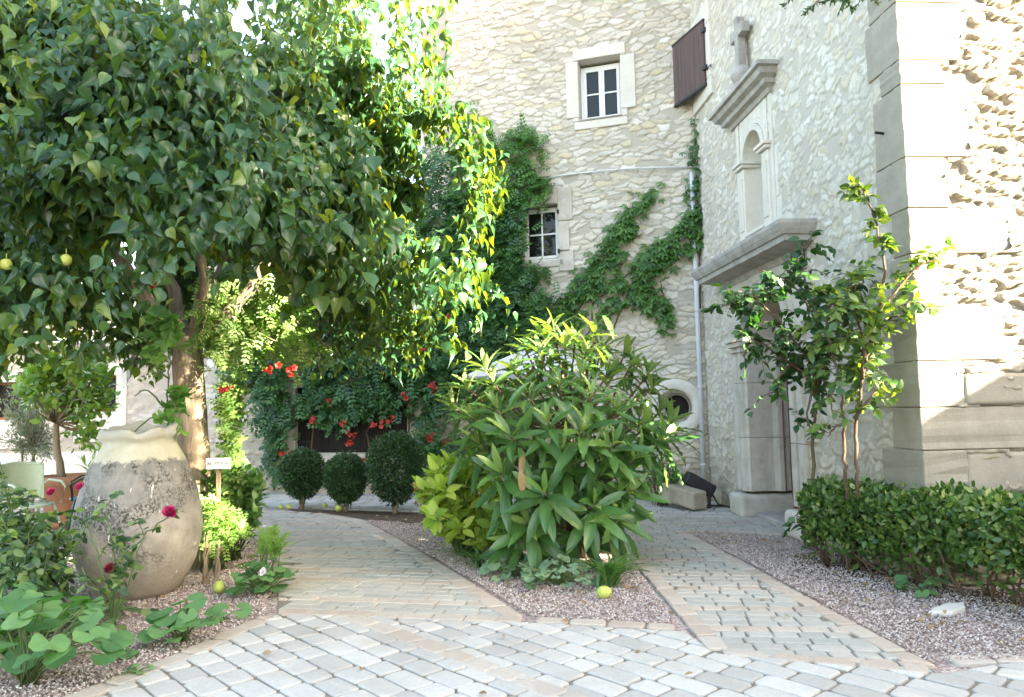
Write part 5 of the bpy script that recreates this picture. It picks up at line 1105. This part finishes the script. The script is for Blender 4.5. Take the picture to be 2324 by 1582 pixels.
gm = t.math('ADD', t.math('MULTIPLY', z, .75), t.math('MULTIPLY', n_big, .9)); c = t.mix(t.ramp(gm, [(.62, 0.), (.98, .95)]), clay, grey)
lich = t.math('MULTIPLY', t.ramp(n_fin, [(.47, 0.), (.53, 1.)]), t.ramp(t.noise(3.0, 3), [(.47, 0.), (.58, 1.)])); lich = t.math('MULTIPLY', lich, t.ramp(z, [(.22, .15), (.5, 1.)])); c = t.mix(lich, c, (.05, .048, .04))
wsp = t.ramp(t.noise(26, 2, .5, stretch=(1, 1, .35)), [(.70, 0.), (.73, 1.)]); c = t.mix(t.math('MULTIPLY', wsp, .8), c, (.66, .64, .58))
edge = t.math('ADD', z, t.math('ADD', t.math('MULTIPLY', n_mid, .16), t.math('MULTIPLY', n_fin, .06)))
glz = t.mix(t.ramp(n_mid, [(.4, 0.), (.7, 1.)]), (.47, .445, .33), (.54, .52, .43)); glz = t.mix(t.ramp(t.math('ADD', z, t.math('MULTIPLY', n_fin, .1)), [(.60, 0.), (.66, .0), (1., 0.)]), glz, glz)
gmask = t.n('ShaderNodeMapRange'); t.l(edge, gmask.inputs[0]); gmask.inputs[1].default_value = 1.135; gmask.inputs[2].default_value = 1.16; c = t.mix(gmask.outputs[0], c, glz)
rim = t.n('ShaderNodeMapRange'); t.l(edge, rim.inputs[0]); rim.inputs[1].default_value = 1.325; rim.inputs[2].default_value = 1.36; c = t.mix(t.math('MULTIPLY', rim.outputs[0], t.ramp(n_mid, [(.4, .3), (.55, 1.)])), c, (.45, .43, .38))
t.base(c).rough(.75, .35); t.bump(t.math('ADD', n_fin, n_mid), .45, .012)
mb.build('body', t.m, jar, True, True)
# vine hanging over the jar
gb = P(398, 1150, 6.55); gb[2] = 0
br_ = [dict(p=[gb] + rp([(385, 1000, .0), (380, 900, 0), (385, 800, 0), (398, 700, -.05), (385, 640, -.1)], 6.3), **{'from': .42}, den=.7), dict(p=rp([(380, 930, 0), (330, 880, -.1), (305, 900, -.1)], 6.2), den=.8), dict(p=rp([(385, 860, 0), (350, 830, -.1), (340, 790, -.1)], 6.2), den=.7), dict(p=rp([(380, 940, -.1), (340, 950, -.15), (290, 990, -.3)], 6.2), den=.8), dict(p=rp([(385, 900, 0), (405, 930, -.2), (410, 960, -.2)], 6.2), den=.9), dict(p=rp([(392, 760, 0), (410, 720, -.1), (420, 690, -.1)], 6.2), den=.7)]
branchy('grape_vine', 'light green lobed vine rising behind the mouth of the oil jar', 'vine', gb, br_, 'grape', M['grape'], (.12, .21), .025, M['green_stem'], .009, wide=.16)

# ---- left border plants
def px_base(px, Y): b = P(px, 1150, Y); b[2] = 0; return b
b = px_base(70, 5.2)
brs = []
for k in range(26):
    x_ = rng.uniform(-60, 180); e = P(x_, rng.uniform(1010 if x_ < 35 else 1120, 1300), 5.2 + rng.normal() * .3); brs.append(dict(p=[b + [rng.normal() * .15, rng.normal() * .1, 0], (b + e) / 2 + rng.normal(size=3) * .08, e], **{'from': .25}, r=.008, den=1.0))
M['roseL'].name
rs = branchy('rose_bush', 'dark green rose bush with magenta blooms in front of the terrace', 'rose', b, brs, 'ovate', M['roseL'], (.045, .085), .0085, M['green_stem'], wide=.14)
def rose_flower(par, c, mat, s=.045, n=30):
    ax = unit(np.array([.1 * rng.normal(), -.8, .55])); a = unit(np.cross(ax, [.3, .2, 1])); b = np.cross(ax, a); k = np.arange(n); inc = R(8) + R(82) * (k / n) ** .8; az = k * 2.4
    rad = np.cos(az)[:, None] * a + np.sin(az)[:, None] * b; d = ax * np.cos(inc)[:, None] + rad * np.sin(inc)[:, None]; nn = ax * np.sin(inc)[:, None] - rad * np.cos(inc)[:, None]
    v, f, r = leaves(t_blade([(0, .3), (.4, .9), (.75, 1), (1, .5)], .5, .25, -.35), c + d * s * .12, d, nn, s * (.6 + .45 * k / n)); return mkmesh('flower', v, f, mat, par, r)
for px, py in ((118, 1118), (183, 1106)): rose_flower(rs, P(px, py, 5.05), M['magenta'], .028)
b = px_base(262, 4.95)
brs = [dict(p=[b] + rp([(262, 1330, 0), (255, 1220, 0), (240, 1150, 0)], 4.95), **{'from': .2}), dict(p=[b] + rp([(270, 1320, 0), (300, 1240, 0), (345, 1200, 0), (382, 1172, 0)], 4.95), **{'from': .25}, den=.9), dict(p=[b] + rp([(250, 1330, 0), (225, 1290, 0), (210, 1220, 0), (195, 1180, 0)], 4.9), **{'from': .25}), dict(p=[b] + rp([(285, 1340, 0), (310, 1270, 0), (330, 1215, 0)], 4.9), **{'from': .3}), dict(p=[b] + rp([(248, 1340, 0), (200, 1330, 0), (185, 1290, 0)], 4.8), **{'from': .3}), dict(p=[b] + rp([(262, 1330, 0), (252, 1292, 0)], 4.85), **{'from': .5})]
r2 = branchy('small_rose', 'sparse young rose with one bright magenta bloom leaning against the jar', 'rose', b, brs, 'ovate', M['roseL'], (.04, .07), .014, M['green_stem'], .006, wide=.11)
rose_flower(r2, P(385, 1164, 4.9), M['magenta'], .041, 32); rose_flower(r2, P(250, 1290, 4.8), M['darkrose'], .032, 20)
def basal(name, label, cat, base, n, rad, hgt, tm, mat, size, group=None, lean=0.):
    t_ = LV(name, label, cat, base, group); pos, fw, nr = [], [], []; mb = MB()
    for k in range(n):
        az = rng.random() * 6.3; q = rng.random() ** .6; e = np.asarray(base) + [rad * q * math.cos(az), rad * q * math.sin(az), hgt * (.25 + .75 * rng.random()) * (1.05 - .45 * q)]
        mb.tube(curve(np.asarray(base) + rng.normal(size=3) * [.02, .02, 0], e, .15, 5, (0, 0, 1.)), .0045, 5); pos.append(e); fw.append([math.cos(az) * .9, math.sin(az) * .9 - .25, -.15 + rng.normal() * .25]); nr.append([math.cos(az) * .35 + rng.normal() * .35, math.sin(az) * .35 - .4 + rng.normal() * .35, 1])
    v, f, r = leaves(tm, pos, fw, nr, rng.uniform(size[0], size[1], n)); mkmesh('foliage', v, f, mat, t_, r); mb.build('stem', M['green_stem'], t_, True); return t_
basal('hollyhock', 'big clump of pale green round hollyhock leaves in the near left corner', 'plant', px_base(75, 4.05), 46, .45, .52, 'mallow', M['mallow'], (.11, .23))
basal('hollyhock', 'cluster of rounded leaves behind the corner clump, under the rose bush', 'plant', px_base(20, 4.6), 40, .42, .40, 'mallow', M['mallow'], (.10, .17))
basal('hollyhock', 'compact lobed leaf plant on the gravel at the edge of the pink kerb stones', 'plant', px_base(418, 4.72), 22, .19, .26, 'mallow', M['mallow'], (.10, .15))
basal('hollyhock', 'leafy mallow plant with one pale flower between gravel and the left path', 'plant', px_base(592, 5.85), 46, .24, .30, 'mallow', M['mallow'], (.08, .13))
basal('hollyhock', 'three leaf seedling beside the yellow fruit on the gravel', 'plant', px_base(505, 5.15), 4, .13, .15, 'mallow', M['mallow'], (.09, .13))
for lb, px, Y, n_ in (('tiny seedling on the gravel in front of the small rose', 285, 4.4, 9), ('tiny seedling at the pink kerb near the corner clump', 318, 4.15, 6)): basal('seedling', lb, 'seedling', px_base(px, Y), n_, .07, .05, 'mallow', M['mallow'], (.035, .06))
rose_flower(bpy.data.objects['hollyhock.003'], P(598, 1298, 5.65), flat_mat('pale_petal', (.7, .6, .66), .6), .03, 12)
basal('ground_leaves', 'low dark leaves under the small rose', 'plant', px_base(190, 5.1), 40, .4, .14, 'ovate', M['roseL'], (.08, .14))
# iris blades at the very left
def straps(name, label, base, n, L, mat, wid=.02, lean=.6, dirb=(0, 0)):
    t_ = LV(name, label, 'plant', base); V, F, rr = [], [], []; off = 0
    for k in range(n):
        az = rng.random() * 6.3; d = np.array([math.cos(az) + dirb[0], math.sin(az) + dirb[1]]) * lean * rng.uniform(.5, 1.2); l = L * rng.uniform(.6, 1.1); m_ = 8; s = np.linspace(0, 1, m_)
        c = np.asarray(base) + np.c_[d[0] * l * s ** 1.5, d[1] * l * s ** 1.5, l * (s * .95 - .62 * lean * s ** 2.4)]; c[:, :2] += rng.normal(size=2) * .03; sd_ = unit(np.array([-d[1], d[0], 0.])); wd = wid * np.sin(np.pi * np.clip(.12 + s * .9, 0, 1)) ** .6 * (1 - s ** 4)
        V.append(np.concatenate([c - sd_ * wd[:, None], c - [0, 0, .25 * wid], c + sd_ * wd[:, None]], 0)); i = np.arange(m_ - 1); F.append(np.vstack([np.stack([i, i + m_, i + m_ + 1, i + 1], -1), np.stack([i + m_, i + 2 * m_, i + 2 * m_ + 1, i + m_ + 1], -1)]) + off); off += 3 * m_; rr.append(np.full(3 * m_, rng.random()))
    mkmesh('foliage', np.vstack(V), np.vstack(F), mat, t_, np.concatenate(rr)); return t_
straps('iris_clump', 'upright sword shaped iris leaves at the left edge', px_base(5, 4.5), 11, .48, M['strap'], .024, .3)
straps('agapanthus', 'tuft of dark strap leaves at the tip of the central bed', px_base(1375, 5.85), 75, .42, M['strap'], .013, .75, (.25, 0))
straps('daylily', 'small tuft of strap leaves between hydrangea and grey green leaves', px_base(1085, 6.65), 34, .32, M['strap'], .011, .8, (-.3, 0))
for k, (lb, px, Y, n_, rd) in enumerate((('pale grey green lobed leaves at the foot of the loquat, beside the daylily', 1165, 6.25, 40, .26), ('pale grey green lobed leaves at the foot of the loquat, beside the strap leaf tuft', 1265, 5.95, 52, .30))): basal('nasturtium', lb, 'plant', px_base(px, Y), n_, rd, .22, 'mallow', M['greyleaf'], (.06, .12))
# shrub, feathery plant and bare stems between jar and path
b = px_base(520, 7.2)
whorl_bush('laurel_shrub', 'leafy dark shrub behind the jar beside the small white sign', 'shrub', b, tips_in([(450, 1080), (480, 1060), (560, 1060), (600, 1100), (590, 1150), (570, 1210), (500, 1190), (455, 1170)], 95, 7.15, .2), 'ovate', M['shrub'], (.07, .12), 14, M['green_stem'])
b = px_base(488, 6.7)
whorl_bush('feathery_plant', 'bright feathery green plant in front of the shrub behind the jar', 'plant', b, tips_in([(455, 1150), (500, 1140), (560, 1190), (545, 1235), (490, 1245), (460, 1225)], 46, 6.65, .14), 'pinnate', M['feather'], (.07, .12), 7, M['green_stem'], spread=(25, 110))
b = px_base(600, 5.95)
whorl_bush('feathery_plant', 'tall thin feathery sprig rising from the mallow at the path edge', 'plant', b, tips_in([(575, 1245), (610, 1225), (640, 1230), (630, 1280), (590, 1280)], 14, 5.95, .05), 'wist', M['feather'], (.10, .15), 5, M['green_stem'], spread=(10, 60), stem_r=.004)
b = px_base(487, 6.2); t_ = LV('bare_stump', 'cut woody stems of a bare shrub right of the jar', 'stump', b); mb = MB()
for px, py in ((470, 1215), (480, 1230), (497, 1225), (505, 1240), (492, 1260)): mb.tube(curve(b + [rng.normal() * .04, rng.normal() * .04, -.02], P(px, py, 6.2), .15, 7), np.linspace(.016, .009, 7), 7, wob=.2)
mb.build('stem', M['pale_stem'], t_, True)
# filler green behind the jar and trunk
b = px_base(330, 7.9)
whorl_bush('garden_shrub', 'soft green shrub between the jar and the terrace pots', 'shrub', b, tips_in([(180, 1050), (240, 1000), (300, 1000), (420, 930), (440, 1080), (300, 1100)], 70, 7.9, .25), 'lance', M['feather'], (.09, .15), 10, M['green_stem'])

# ---- fruits on the ground
def fruit(label, px, py, r, squash=1.):
    c = G(px, py, 0); t_ = LV('fallen_fruit', label, 'fruit', (c[0], c[1], .012), 'yellow green fruits fallen from the tree'); mb = MB(); u_ = np.linspace(0, np.pi, 11)
    mb.lathe([(max(.001, r * math.sin(a)), r - r * math.cos(a) * (1 + .04 * math.sin(a * 3))) for a in u_], 18); v = mb.v[0]; v[:, 0] *= squash; mb.build('skin', M['fruit'], t_, True, True)
    mb = MB(); mb.tube([(0, 0, 2 * r - .006), (.006, .004, 2 * r + .010)], .004, 5); mb.build('stalk', M['stem'], t_, False, True); return t_
fruit('round yellow green fruit on the gravel right of the oil jar', 497, 1350, .047)
fruit('oblong yellow green fruit on the gravel by the strap leaf tuft', 1371, 1362, .044, 1.3)
fruit('leftmost of four small green fruits by the path below the box bushes', 637, 1158, .036); fruit('small green fruit touching the leftmost one below the first box bush', 655, 1158, .038); fruit('small green fruit between the first and second box bush', 737, 1155, .034); fruit('larger green fruit at the soil edge left of the middle box bush', 768, 1163, .045)

# ---- stone trough piece, black floodlight and cable in the corner
tb = P(1590, 1152, 9.75); tb[2] = 0
st = LV('stone_block', 'loose rectangular stone block lying tilted in the corner by the downpipe', 'block', tb); mb = MB()
d = unit(np.array([-.55, .83, 0.])); nn = np.array([-d[1], d[0], 0.]); Mx = np.array([d, nn, [0, 0, 1.]]).T
for (a0_, a1_, b0_, b1_, c0_, c1_) in ((0, .62, -.13, .13, .02, .25),): 
    v = np.array([(x, y, z + .28 * max(0, x - .05) ** 1.0 * .55) for z in (c0_, c1_) for y in (b0_, b1_) for x in (a0_, a1_)]) @ Mx.T; mb.add(v, np.array([[0, 2, 3, 1], [4, 5, 7, 6], [0, 1, 5, 4], [2, 6, 7, 3], [0, 4, 6, 2], [1, 3, 7, 5]]))
mb.build('block', ashlar_mat('mossy_stone', (.42, .36, .27), (.20, .16, .11), .9), st, local=True, bevel=.03, seg=3)
fb = P(1604, 1150, 10.15); fb[2] = 0
fl = LV('floodlight', 'black ground floodlight with a loose cable beside the stone block', 'lamp', fb); mb = MB(); Mr = np.array([[.8, .6, 0], [-.6, .8, 0], [0, 0, 1.]])
v = np.array([(x, y, z + .30 * (-x)) for z in (.22, .42) for y in (-.1, .12) for x in (-.34, .12)]); mb.box(-.3, .12, -.11, .11, -.09, .09, None, (np.array([[.86, 0, .5], [0, 1, 0], [-.5, 0, .86]]), np.array([-.02, 0, .26]))); mb.build('housing', M['iron'], fl, local=True, bevel=.03, seg=3)
mb = MB(); mb.box(-.02, .02, -.14, -.118, 0, .27); mb.box(-.02, .02, .118, .14, 0, .27); mb.box(-.03, .03, -.14, .14, 0, .012); mb.build('bracket', M['iron'], fl, local=True, bevel=.004)
mb = MB(); mb.tube([(.06, 0, .2), (.12, -.1, .05), (.3, -.25, .012), (.42, -.2, .012), (.34, -.05, .012), (.1, .02, .012), (-.1, .1, .012)], .012, 6); mb.build('cable', M['iron'], fl, True, True)
b = P(1500, 1135, 10.4); b[2] = 0
whorl_bush('corner_shrub', 'small sprawling shrub against the tower wall behind the stone block', 'shrub', b, tips_in([(1450, 1075), (1480, 1040), (1520, 1040), (1550, 1080), (1530, 1105), (1460, 1100)], 34, 10.3, .12), 'small', M['ivy'], (.04, .07), 12, M['stem'])

# ---- parasol behind the loquat
ub = P(1240, 1150, 9.2); ub[2] = 0
um = LV('parasol', 'white garden parasol half hidden behind the loquat', 'parasol', ub)
apz = P(1225, 783, 9.2)[2]; n = 8; th = np.arange(n) * 2 * np.pi / n + .3; Rr = 1.0; ez = P(1225, 852, 9.2)[2]
mb = MB(); V = [np.array([0, 0, apz])]; m_ = 5
for k in range(1, m_ + 1):
    s = k / m_
    for j in range(n * 4):
        a_ = j / (n * 4) * 2 * np.pi + .3; sag = math.cos(4 * (j % 4) / 4 * np.pi / 2 * 1.0) ; ph = (j % 4) / 4; rr = Rr * s * (1 - .045 * math.sin(ph * np.pi)); V.append(np.array([rr * math.cos(a_), rr * math.sin(a_), apz + (ez - apz) * s ** 1.25 - .02 * math.sin(ph * np.pi) * s]))
V = np.array(V); N4 = n * 4; i = np.arange(N4); j = (i + 1) % N4
F = [np.stack([np.zeros(N4, int), 1 + i, 1 + j], -1)] + [np.stack([1 + (k - 1) * N4 + i, 1 + k * N4 + i, 1 + k * N4 + j, 1 + (k - 1) * N4 + j], -1) for k in range(1, m_)]
t = NT('canvas'); t.base((.8, .8, .82)).rough(.8, .2); tr = t.n('ShaderNodeBsdfTranslucent'); tr.inputs[0].default_value = (.8, .8, .8, 1); mx = t.n('ShaderNodeMixShader'); mx.inputs[0].default_value = .3; t.l(t.p.outputs[0], mx.inputs[1]); t.l(tr.outputs[0], mx.inputs[2]); t.l(mx.outputs[0], t.out.inputs[0]); M['canvas'] = t.m
mkmesh('canopy', V, F, M['canvas'], um, smooth=False, local=True)
mb = MB(); mb.tube([(0, 0, 0), (0, 0, apz + .05)], .022, 10); mb.build('pole', M['white_paint'], um, True, True)
mb = MB(); mb.lathe([(.25, 0), (.25, .05), (.05, .09), (.04, .3)], 20); mb.build('base', M['iron'], um, True, True)
for k in range(n): mb = MB(); a_ = th[k]; mb.tube([(0, 0, apz - .03), (.97 * math.cos(a_), .97 * math.sin(a_), ez - .01)], .007, 5); mb.build('rib', M['white_paint'], um, True, True)
mb = MB(); mb.lathe([(.02, apz), (.03, apz + .03), (.012, apz + .07)], 10); mb.build('finial', M['iron'], um, True, True)

# ---- sign on a stake: RECEPTION
sb = P(502, 1150, 6.72); sb[2] = 0; zt, zb_ = P(502, 1039, 6.72)[2], P(502, 1064, 6.72)[2]
sg = LV('reception_sign', 'small white sign lettered RECEPTION standing in the shrub behind the jar', 'sign', sb); sg.rotation_euler = (0, 0, 0)
SWh = .14; ox = P(524, 1050, 6.72)[0] - sb[0] - .08
mb = MB(); mb.box(ox - SWh, ox + SWh - .06, -.012, .0, zb_, zt); mb.build('board', M['white_paint'], sg, local=True, bevel=.003)
mb = MB(); mb.box(ox - .05, ox - .02, .001, .03, 0, zt - .01); mb.build('stake', M['stem'], sg, local=True)
fc = bpy.data.curves.new('lettering', 'FONT'); fc.body = 'RECEPTION'; fc.size = .036; fc.align_x = 'CENTER'; fc.align_y = 'CENTER'; fc.extrude = .001
ft = bpy.data.objects.new('lettering', fc); COL.objects.link(ft); bpy.context.view_layer.update(); fme = bpy.data.meshes.new_from_object(ft.evaluated_get(bpy.context.evaluated_depsgraph_get())); bpy.data.objects.remove(ft); fo = bpy.data.objects.new('lettering', fme); COL.objects.link(fo); fo.parent = sg; fo.location = (ox - .03, -.0145, (zt + zb_) / 2); fo.rotation_euler = (R(90), 0, 0); fme.materials.clear(); fme.materials.append(flat_mat('grey_lettering', (.16, .18, .2), .6))

# ---- terrace at the left: citrus in its pot, olives, chairs, lantern
pb = P(158, 1130, 9.6); pb[2] = 0
zr = P(158, 1078, 9.6)[2]; pr = .36
pt = LV('terracotta_pot', 'wide terracotta pot holding the citrus tree on the terrace', 'pot', pb); mb = MB()
mb.lathe([(.02, 0), (.22, 0), (.25, .05), (pr * .92, zr - .12), (pr, zr - .11), (pr * 1.03, zr - .02), (pr, zr), (pr * .9, zr), (pr * .86, zr - .05), (.02, zr - .05)], 36); mb.build('body', M['terracotta'], pt, True, True)
mb = MB(); mb.lathe([(.01, zr - .052), (pr * .87, zr - .05), (pr * .87, zr - .045), (.01, zr - .03)], 24); mb.build('soil_fill', M['soil'], pt, True, True)
ctb = pb + [-.1, 0, zr - .05]; ct = LV('citrus_tree', 'small citrus tree with a rounded crown growing in the terracotta pot', 'tree', ctb); mb = MB(); fk = P(128, 960, 9.6)
mb.tube(curve(ctb, fk, .04, 8), np.linspace(.05, .035, 8), 9, wob=.15); tp = tips_in([(50, 890), (60, 840), (130, 800), (190, 800), (235, 860), (235, 940), (200, 1000), (170, 990), (110, 930)], 70, 9.6, .22); pos, fw, nr = [], [], []
for e in tp:
    mb.tube(curve(fk, e, .15, 5), np.linspace(.014, .004, 5), 5); k = 26; pos.append(e + rng.normal(size=(k, 3)) * .075); fw.append(unit(e - fk) + rng.normal(size=(k, 3)) * .8 + [0, 0, -.2]); nr.append(rng.normal(size=(k, 3)) * .6 + [0, -.4, .8])
mb.build('trunk', M['pale_stem'], ct, True); pos, fw, nr = map(np.concatenate, (pos, fw, nr)); leafobj('crown', M['citrus'], ct, 'ovate', pos, fw, nr, rng.uniform(.07, .12, len(pos)))
ob = P(75, 1110, 10.4); ob[2] = 0
ot = LV('olive_tree', 'grey leaved young olive with fine twigs left of the citrus tree', 'tree', ob); mb = MB(); fk = P(78, 1010, 10.4); pos, fw, nr = [], [], []
mb.tube(curve(ob, fk, .03, 7), np.linspace(.035, .022, 7), 8); b2 = P(48, 1110, 10.5); b2[2] = 0; f2 = P(50, 1020, 10.5); mb.tube(curve(b2, f2, .03, 6), .016, 7)
for e in tips_in([(5, 950), (20, 890), (60, 860), (110, 930), (130, 1000), (120, 1040), (60, 1040), (10, 1000)], 80, 10.4, .25):
    mb.tube(curve(fk, e, .12, 5), np.linspace(.009, .002, 5), 4); k = 34; u_ = rng.random((k, 1)); pos.append(fk + (e - fk) * (.4 + .7 * u_) + rng.normal(size=(k, 3)) * .05); fw.append(unit(e - fk) + rng.normal(size=(k, 3)) * .6); nr.append(rng.normal(size=(k, 3)))
mb.build('trunk', M['pale_stem'], ot, True); pos, fw, nr = map(np.concatenate, (pos, fw, nr)); leafobj('crown', M['olive'], ot, 'lance', pos, fw, nr, rng.uniform(.05, .09, len(pos)))
def chair(label, loc, rz, mat):
    t_ = thing('garden_chair', label, 'chair', loc, rz, 'garden chairs on the terrace'); t0 = np.linspace(0, 1, 9); MBx = MB
    mb = MBx(); a_ = np.linspace(0, 2 * np.pi, 20, endpoint=False); mb.lathe([(.01, .43), (.21, .43), (.215, .445), (.21, .46), (.01, .455)], 24); mb.build('seat', mat, t_, True, True)
    for sx in (-1, 1):
        for sy in (-1, 1): mb = MBx(); mb.tube([(sx * .15, sy * .15, .44), (sx * .2, sy * .2, .2), (sx * .24, sy * .25, 0)], .013, 8); mb.build('leg', mat, t_, True, True)
        mb = MBx(); mb.tube([(sx * .20, .2, .46), (sx * .235, .21, .64), (sx * .25, .12, .69), (sx * .25, -.1, .68), (sx * .24, -.2, .62), (sx * .2, -.18, .45)], .013, 8); mb.build('armrest', mat, t_, True, True)
    mb = MBx(); a_ = np.linspace(R(20), R(160), 14); V = []
    for z_ in (.52, .66, .80, .88): V.append(np.c_[.235 * np.cos(a_) * (1 + .08 * (z_ - .5)), .10 + .16 * np.sin(a_) + .12 * (z_ - .45), np.full(14, z_ - .03 * np.abs(np.cos(a_)))])
    V = np.vstack(V); V2 = V + [0, .014, 0]; F = np.array([(r_ * 14 + c_, r_ * 14 + c_ + 1, (r_ + 1) * 14 + c_ + 1, (r_ + 1) * 14 + c_) for r_ in range(3) for c_ in range(13)]); mb.add(np.vstack([V, V2]), np.vstack([F, F[:, ::-1] + 56])); mb.build('backrest', mat, t_, True, True)
    mb = MBx(); mb.tube(np.c_[.245 * np.cos(a_), .11 + .16 * np.sin(a_) + .052, np.full(14, .89) - .03 * np.abs(np.cos(a_))], .017, 8); mb.tube([(.2, .2, .44), (.225, .2, .7), (.23, .22, .87)], .012, 7); mb.tube([(-.2, .2, .44), (-.225, .2, .7), (-.23, .22, .87)], .012, 7); mb.build('back_frame', mat, t_, True, True); return t_
M['mint'] = flat_mat('mint_paint', (.50, .58, .42), .45, 30, .12, .05); M['dkgreen'] = flat_mat('dark_green_paint', (.02, .045, .035), .4, 30, .2, .05)
c = P(72, 1150, 8.1); chair('pale green metal garden chair on the terrace behind the rose bush', (c[0], c[1], 0), R(62), M['mint'])
c = P(205, 1150, 8.7); chair('dark green metal garden chair between the terracotta pot and the jar', (c[0], c[1], 0), R(-60), M['dkgreen'])
lz = P(302, 828, fy - .25); ln = LV('wall_lantern', 'small black wall lantern on the far house', 'lantern', lz + [0, .24, 0])
mb = MB(); mb.tube([lz + [0, .24, .05], lz + [0, .1, .2], lz + [0, 0, .17]], .012, 6); mb.build('bracket', M['iron'], ln, True)
mb = MB(); mb.lathe([(.012, .17), (.03, .15), (.11, .09), (.11, .075), (.01, .07)], 6, lz); mb.build('cap', M['iron'], ln)
mb = MB(); mb.lathe([(.05, -.13), (.098, .07)], 6, lz); mb.build('pane', M['glass'], ln)
for k in range(6): a_ = k * np.pi / 3; mb = MB(); mb.tube([lz + [.052 * math.cos(a_), .052 * math.sin(a_), -.13], lz + [.1 * math.cos(a_), .1 * math.sin(a_), .075]], .007, 5); mb.build('bar', M['iron'], ln)
# ---- cast pot, flat stone slab and weed by the hedge
sp_ = P(1838, 1222, 6.9); sp_[2] = 0
t_ = LV('small_pot', 'small dark pot standing at the foot of the right portal plinth', 'pot', G(1838, 1240)); mb = MB(); mb.lathe([(.01, 0), (.05, 0), (.07, .12), (.078, .12), (.078, .14), (.066, .14), (.06, .05), (.01, .05)], 16); mb.build('body', flat_mat('dark_clay', (.06, .045, .04), .8), t_, True, True)
s0 = G(2150, 1390); t_ = LV('flat_stone', 'flat pale stone slab lying on the gravel in front of the hedge', 'stone', s0); mb = MB()
pl = np.array([(-.16, -.05), (-.02, -.09), (.10, -.03), (.15, .06), (.04, .09), (-.08, .03)]); V = np.vstack([np.c_[pl, np.full(6, -.01)], np.c_[pl * .97, .035 + pl[:, 0] * .1]]); i = np.arange(6); j = (i + 1) % 6; mb.add(V, np.stack([i, j, j + 6, i + 6], -1)); mb.f.append(np.arange(6)[::-1]); mb.f.append(np.arange(6) + 6); mb.build('slab', M['white_stone'], t_, local=True, bevel=.008)
basal('ground_leaves', 'low three leaved weed under the front of the hedge', 'plant', px_base(2085, 5.45), 12, .16, .16, 'mallow', M['mallow'], (.07, .11))

# ---- conifer whose branch hangs into the top of the picture; its trunk stands right of the view
cb = np.array([3.9, 1.7, 0.]); cd = LV('cedar_tree', 'conifer whose needle sprays hang into the top right of the view', 'tree', cb); mb = MB(); mb.tube([cb + [0, 0, -.05], cb + [.05, 0, 2.5], cb + [0, .05, 8.6]], [.2, .16, .05], 12, wob=.1)
e0 = cb + [0, 0, 3.7]; pos, fw, nr = [], [], []
ends = [P(1785, -25, 3.5), P(1850, 5, 3.45), P(1905, -5, 3.4), P(1950, -20, 3.35), P(1880, -40, 3.5), P(1820, -30, 3.6)]
for e in ends:
    c = curve(e0, e, .05, 14, (0, 0, 1.)); mb.tube(c, np.linspace(.035, .004, 14), 6)
    for q in range(34):
        u_ = .45 + .55 * rng.random(); s_ = e0 + (e - e0) * u_; s_ = np.array([np.interp(u_, np.linspace(0, 1, 14), c[:, k]) for k in range(3)]); d = unit(unit(e - e0) * .5 + rng.normal(size=3) * .5 + [0, 0, -.3]); k = 22; k = 40; tt = rng.random((k, 1)); pos.append(s_ + d * .13 * tt); fw.append(d * .5 + rng.normal(size=(k, 3)) * .6); nr.append(rng.normal(size=(k, 3)))
n1_ = sum(len(a) for a in pos)
for q in range(240):  # unseen upper crown, made dense to throw shade on the mulberry
    h = rng.uniform(4.9, 8.3); a_ = rng.uniform(0, 6.3); L_ = .38 * (8.7 - h) * .75 + .25; s0_ = cb + [0, 0, h]; e = s0_ + [L_ * math.cos(a_), L_ * math.sin(a_), -.15]; mb.tube(curve(s0_, e, .05, 5), np.linspace(.02, .005, 5), 5); k = 60; pos.append(s0_ + (e - s0_) * rng.random((k, 1)) ** .6 + rng.normal(size=(k, 3)) * .1); fw.append(rng.normal(size=(k, 3))); nr.append(rng.normal(size=(k, 3)))
mb.build('trunk', M['bark'], cd, True); pos, fw, nr = map(np.concatenate, (pos, fw, nr)); leafobj('foliage', M['pine'], cd, t_blade([(0, .6), (.5, 1), (1, .1)], .16, .1, .1), pos, fw, nr, np.where(np.arange(len(pos)) < n1_, rng.uniform(.018, .036, len(pos)), rng.uniform(.08, .14, len(pos))))
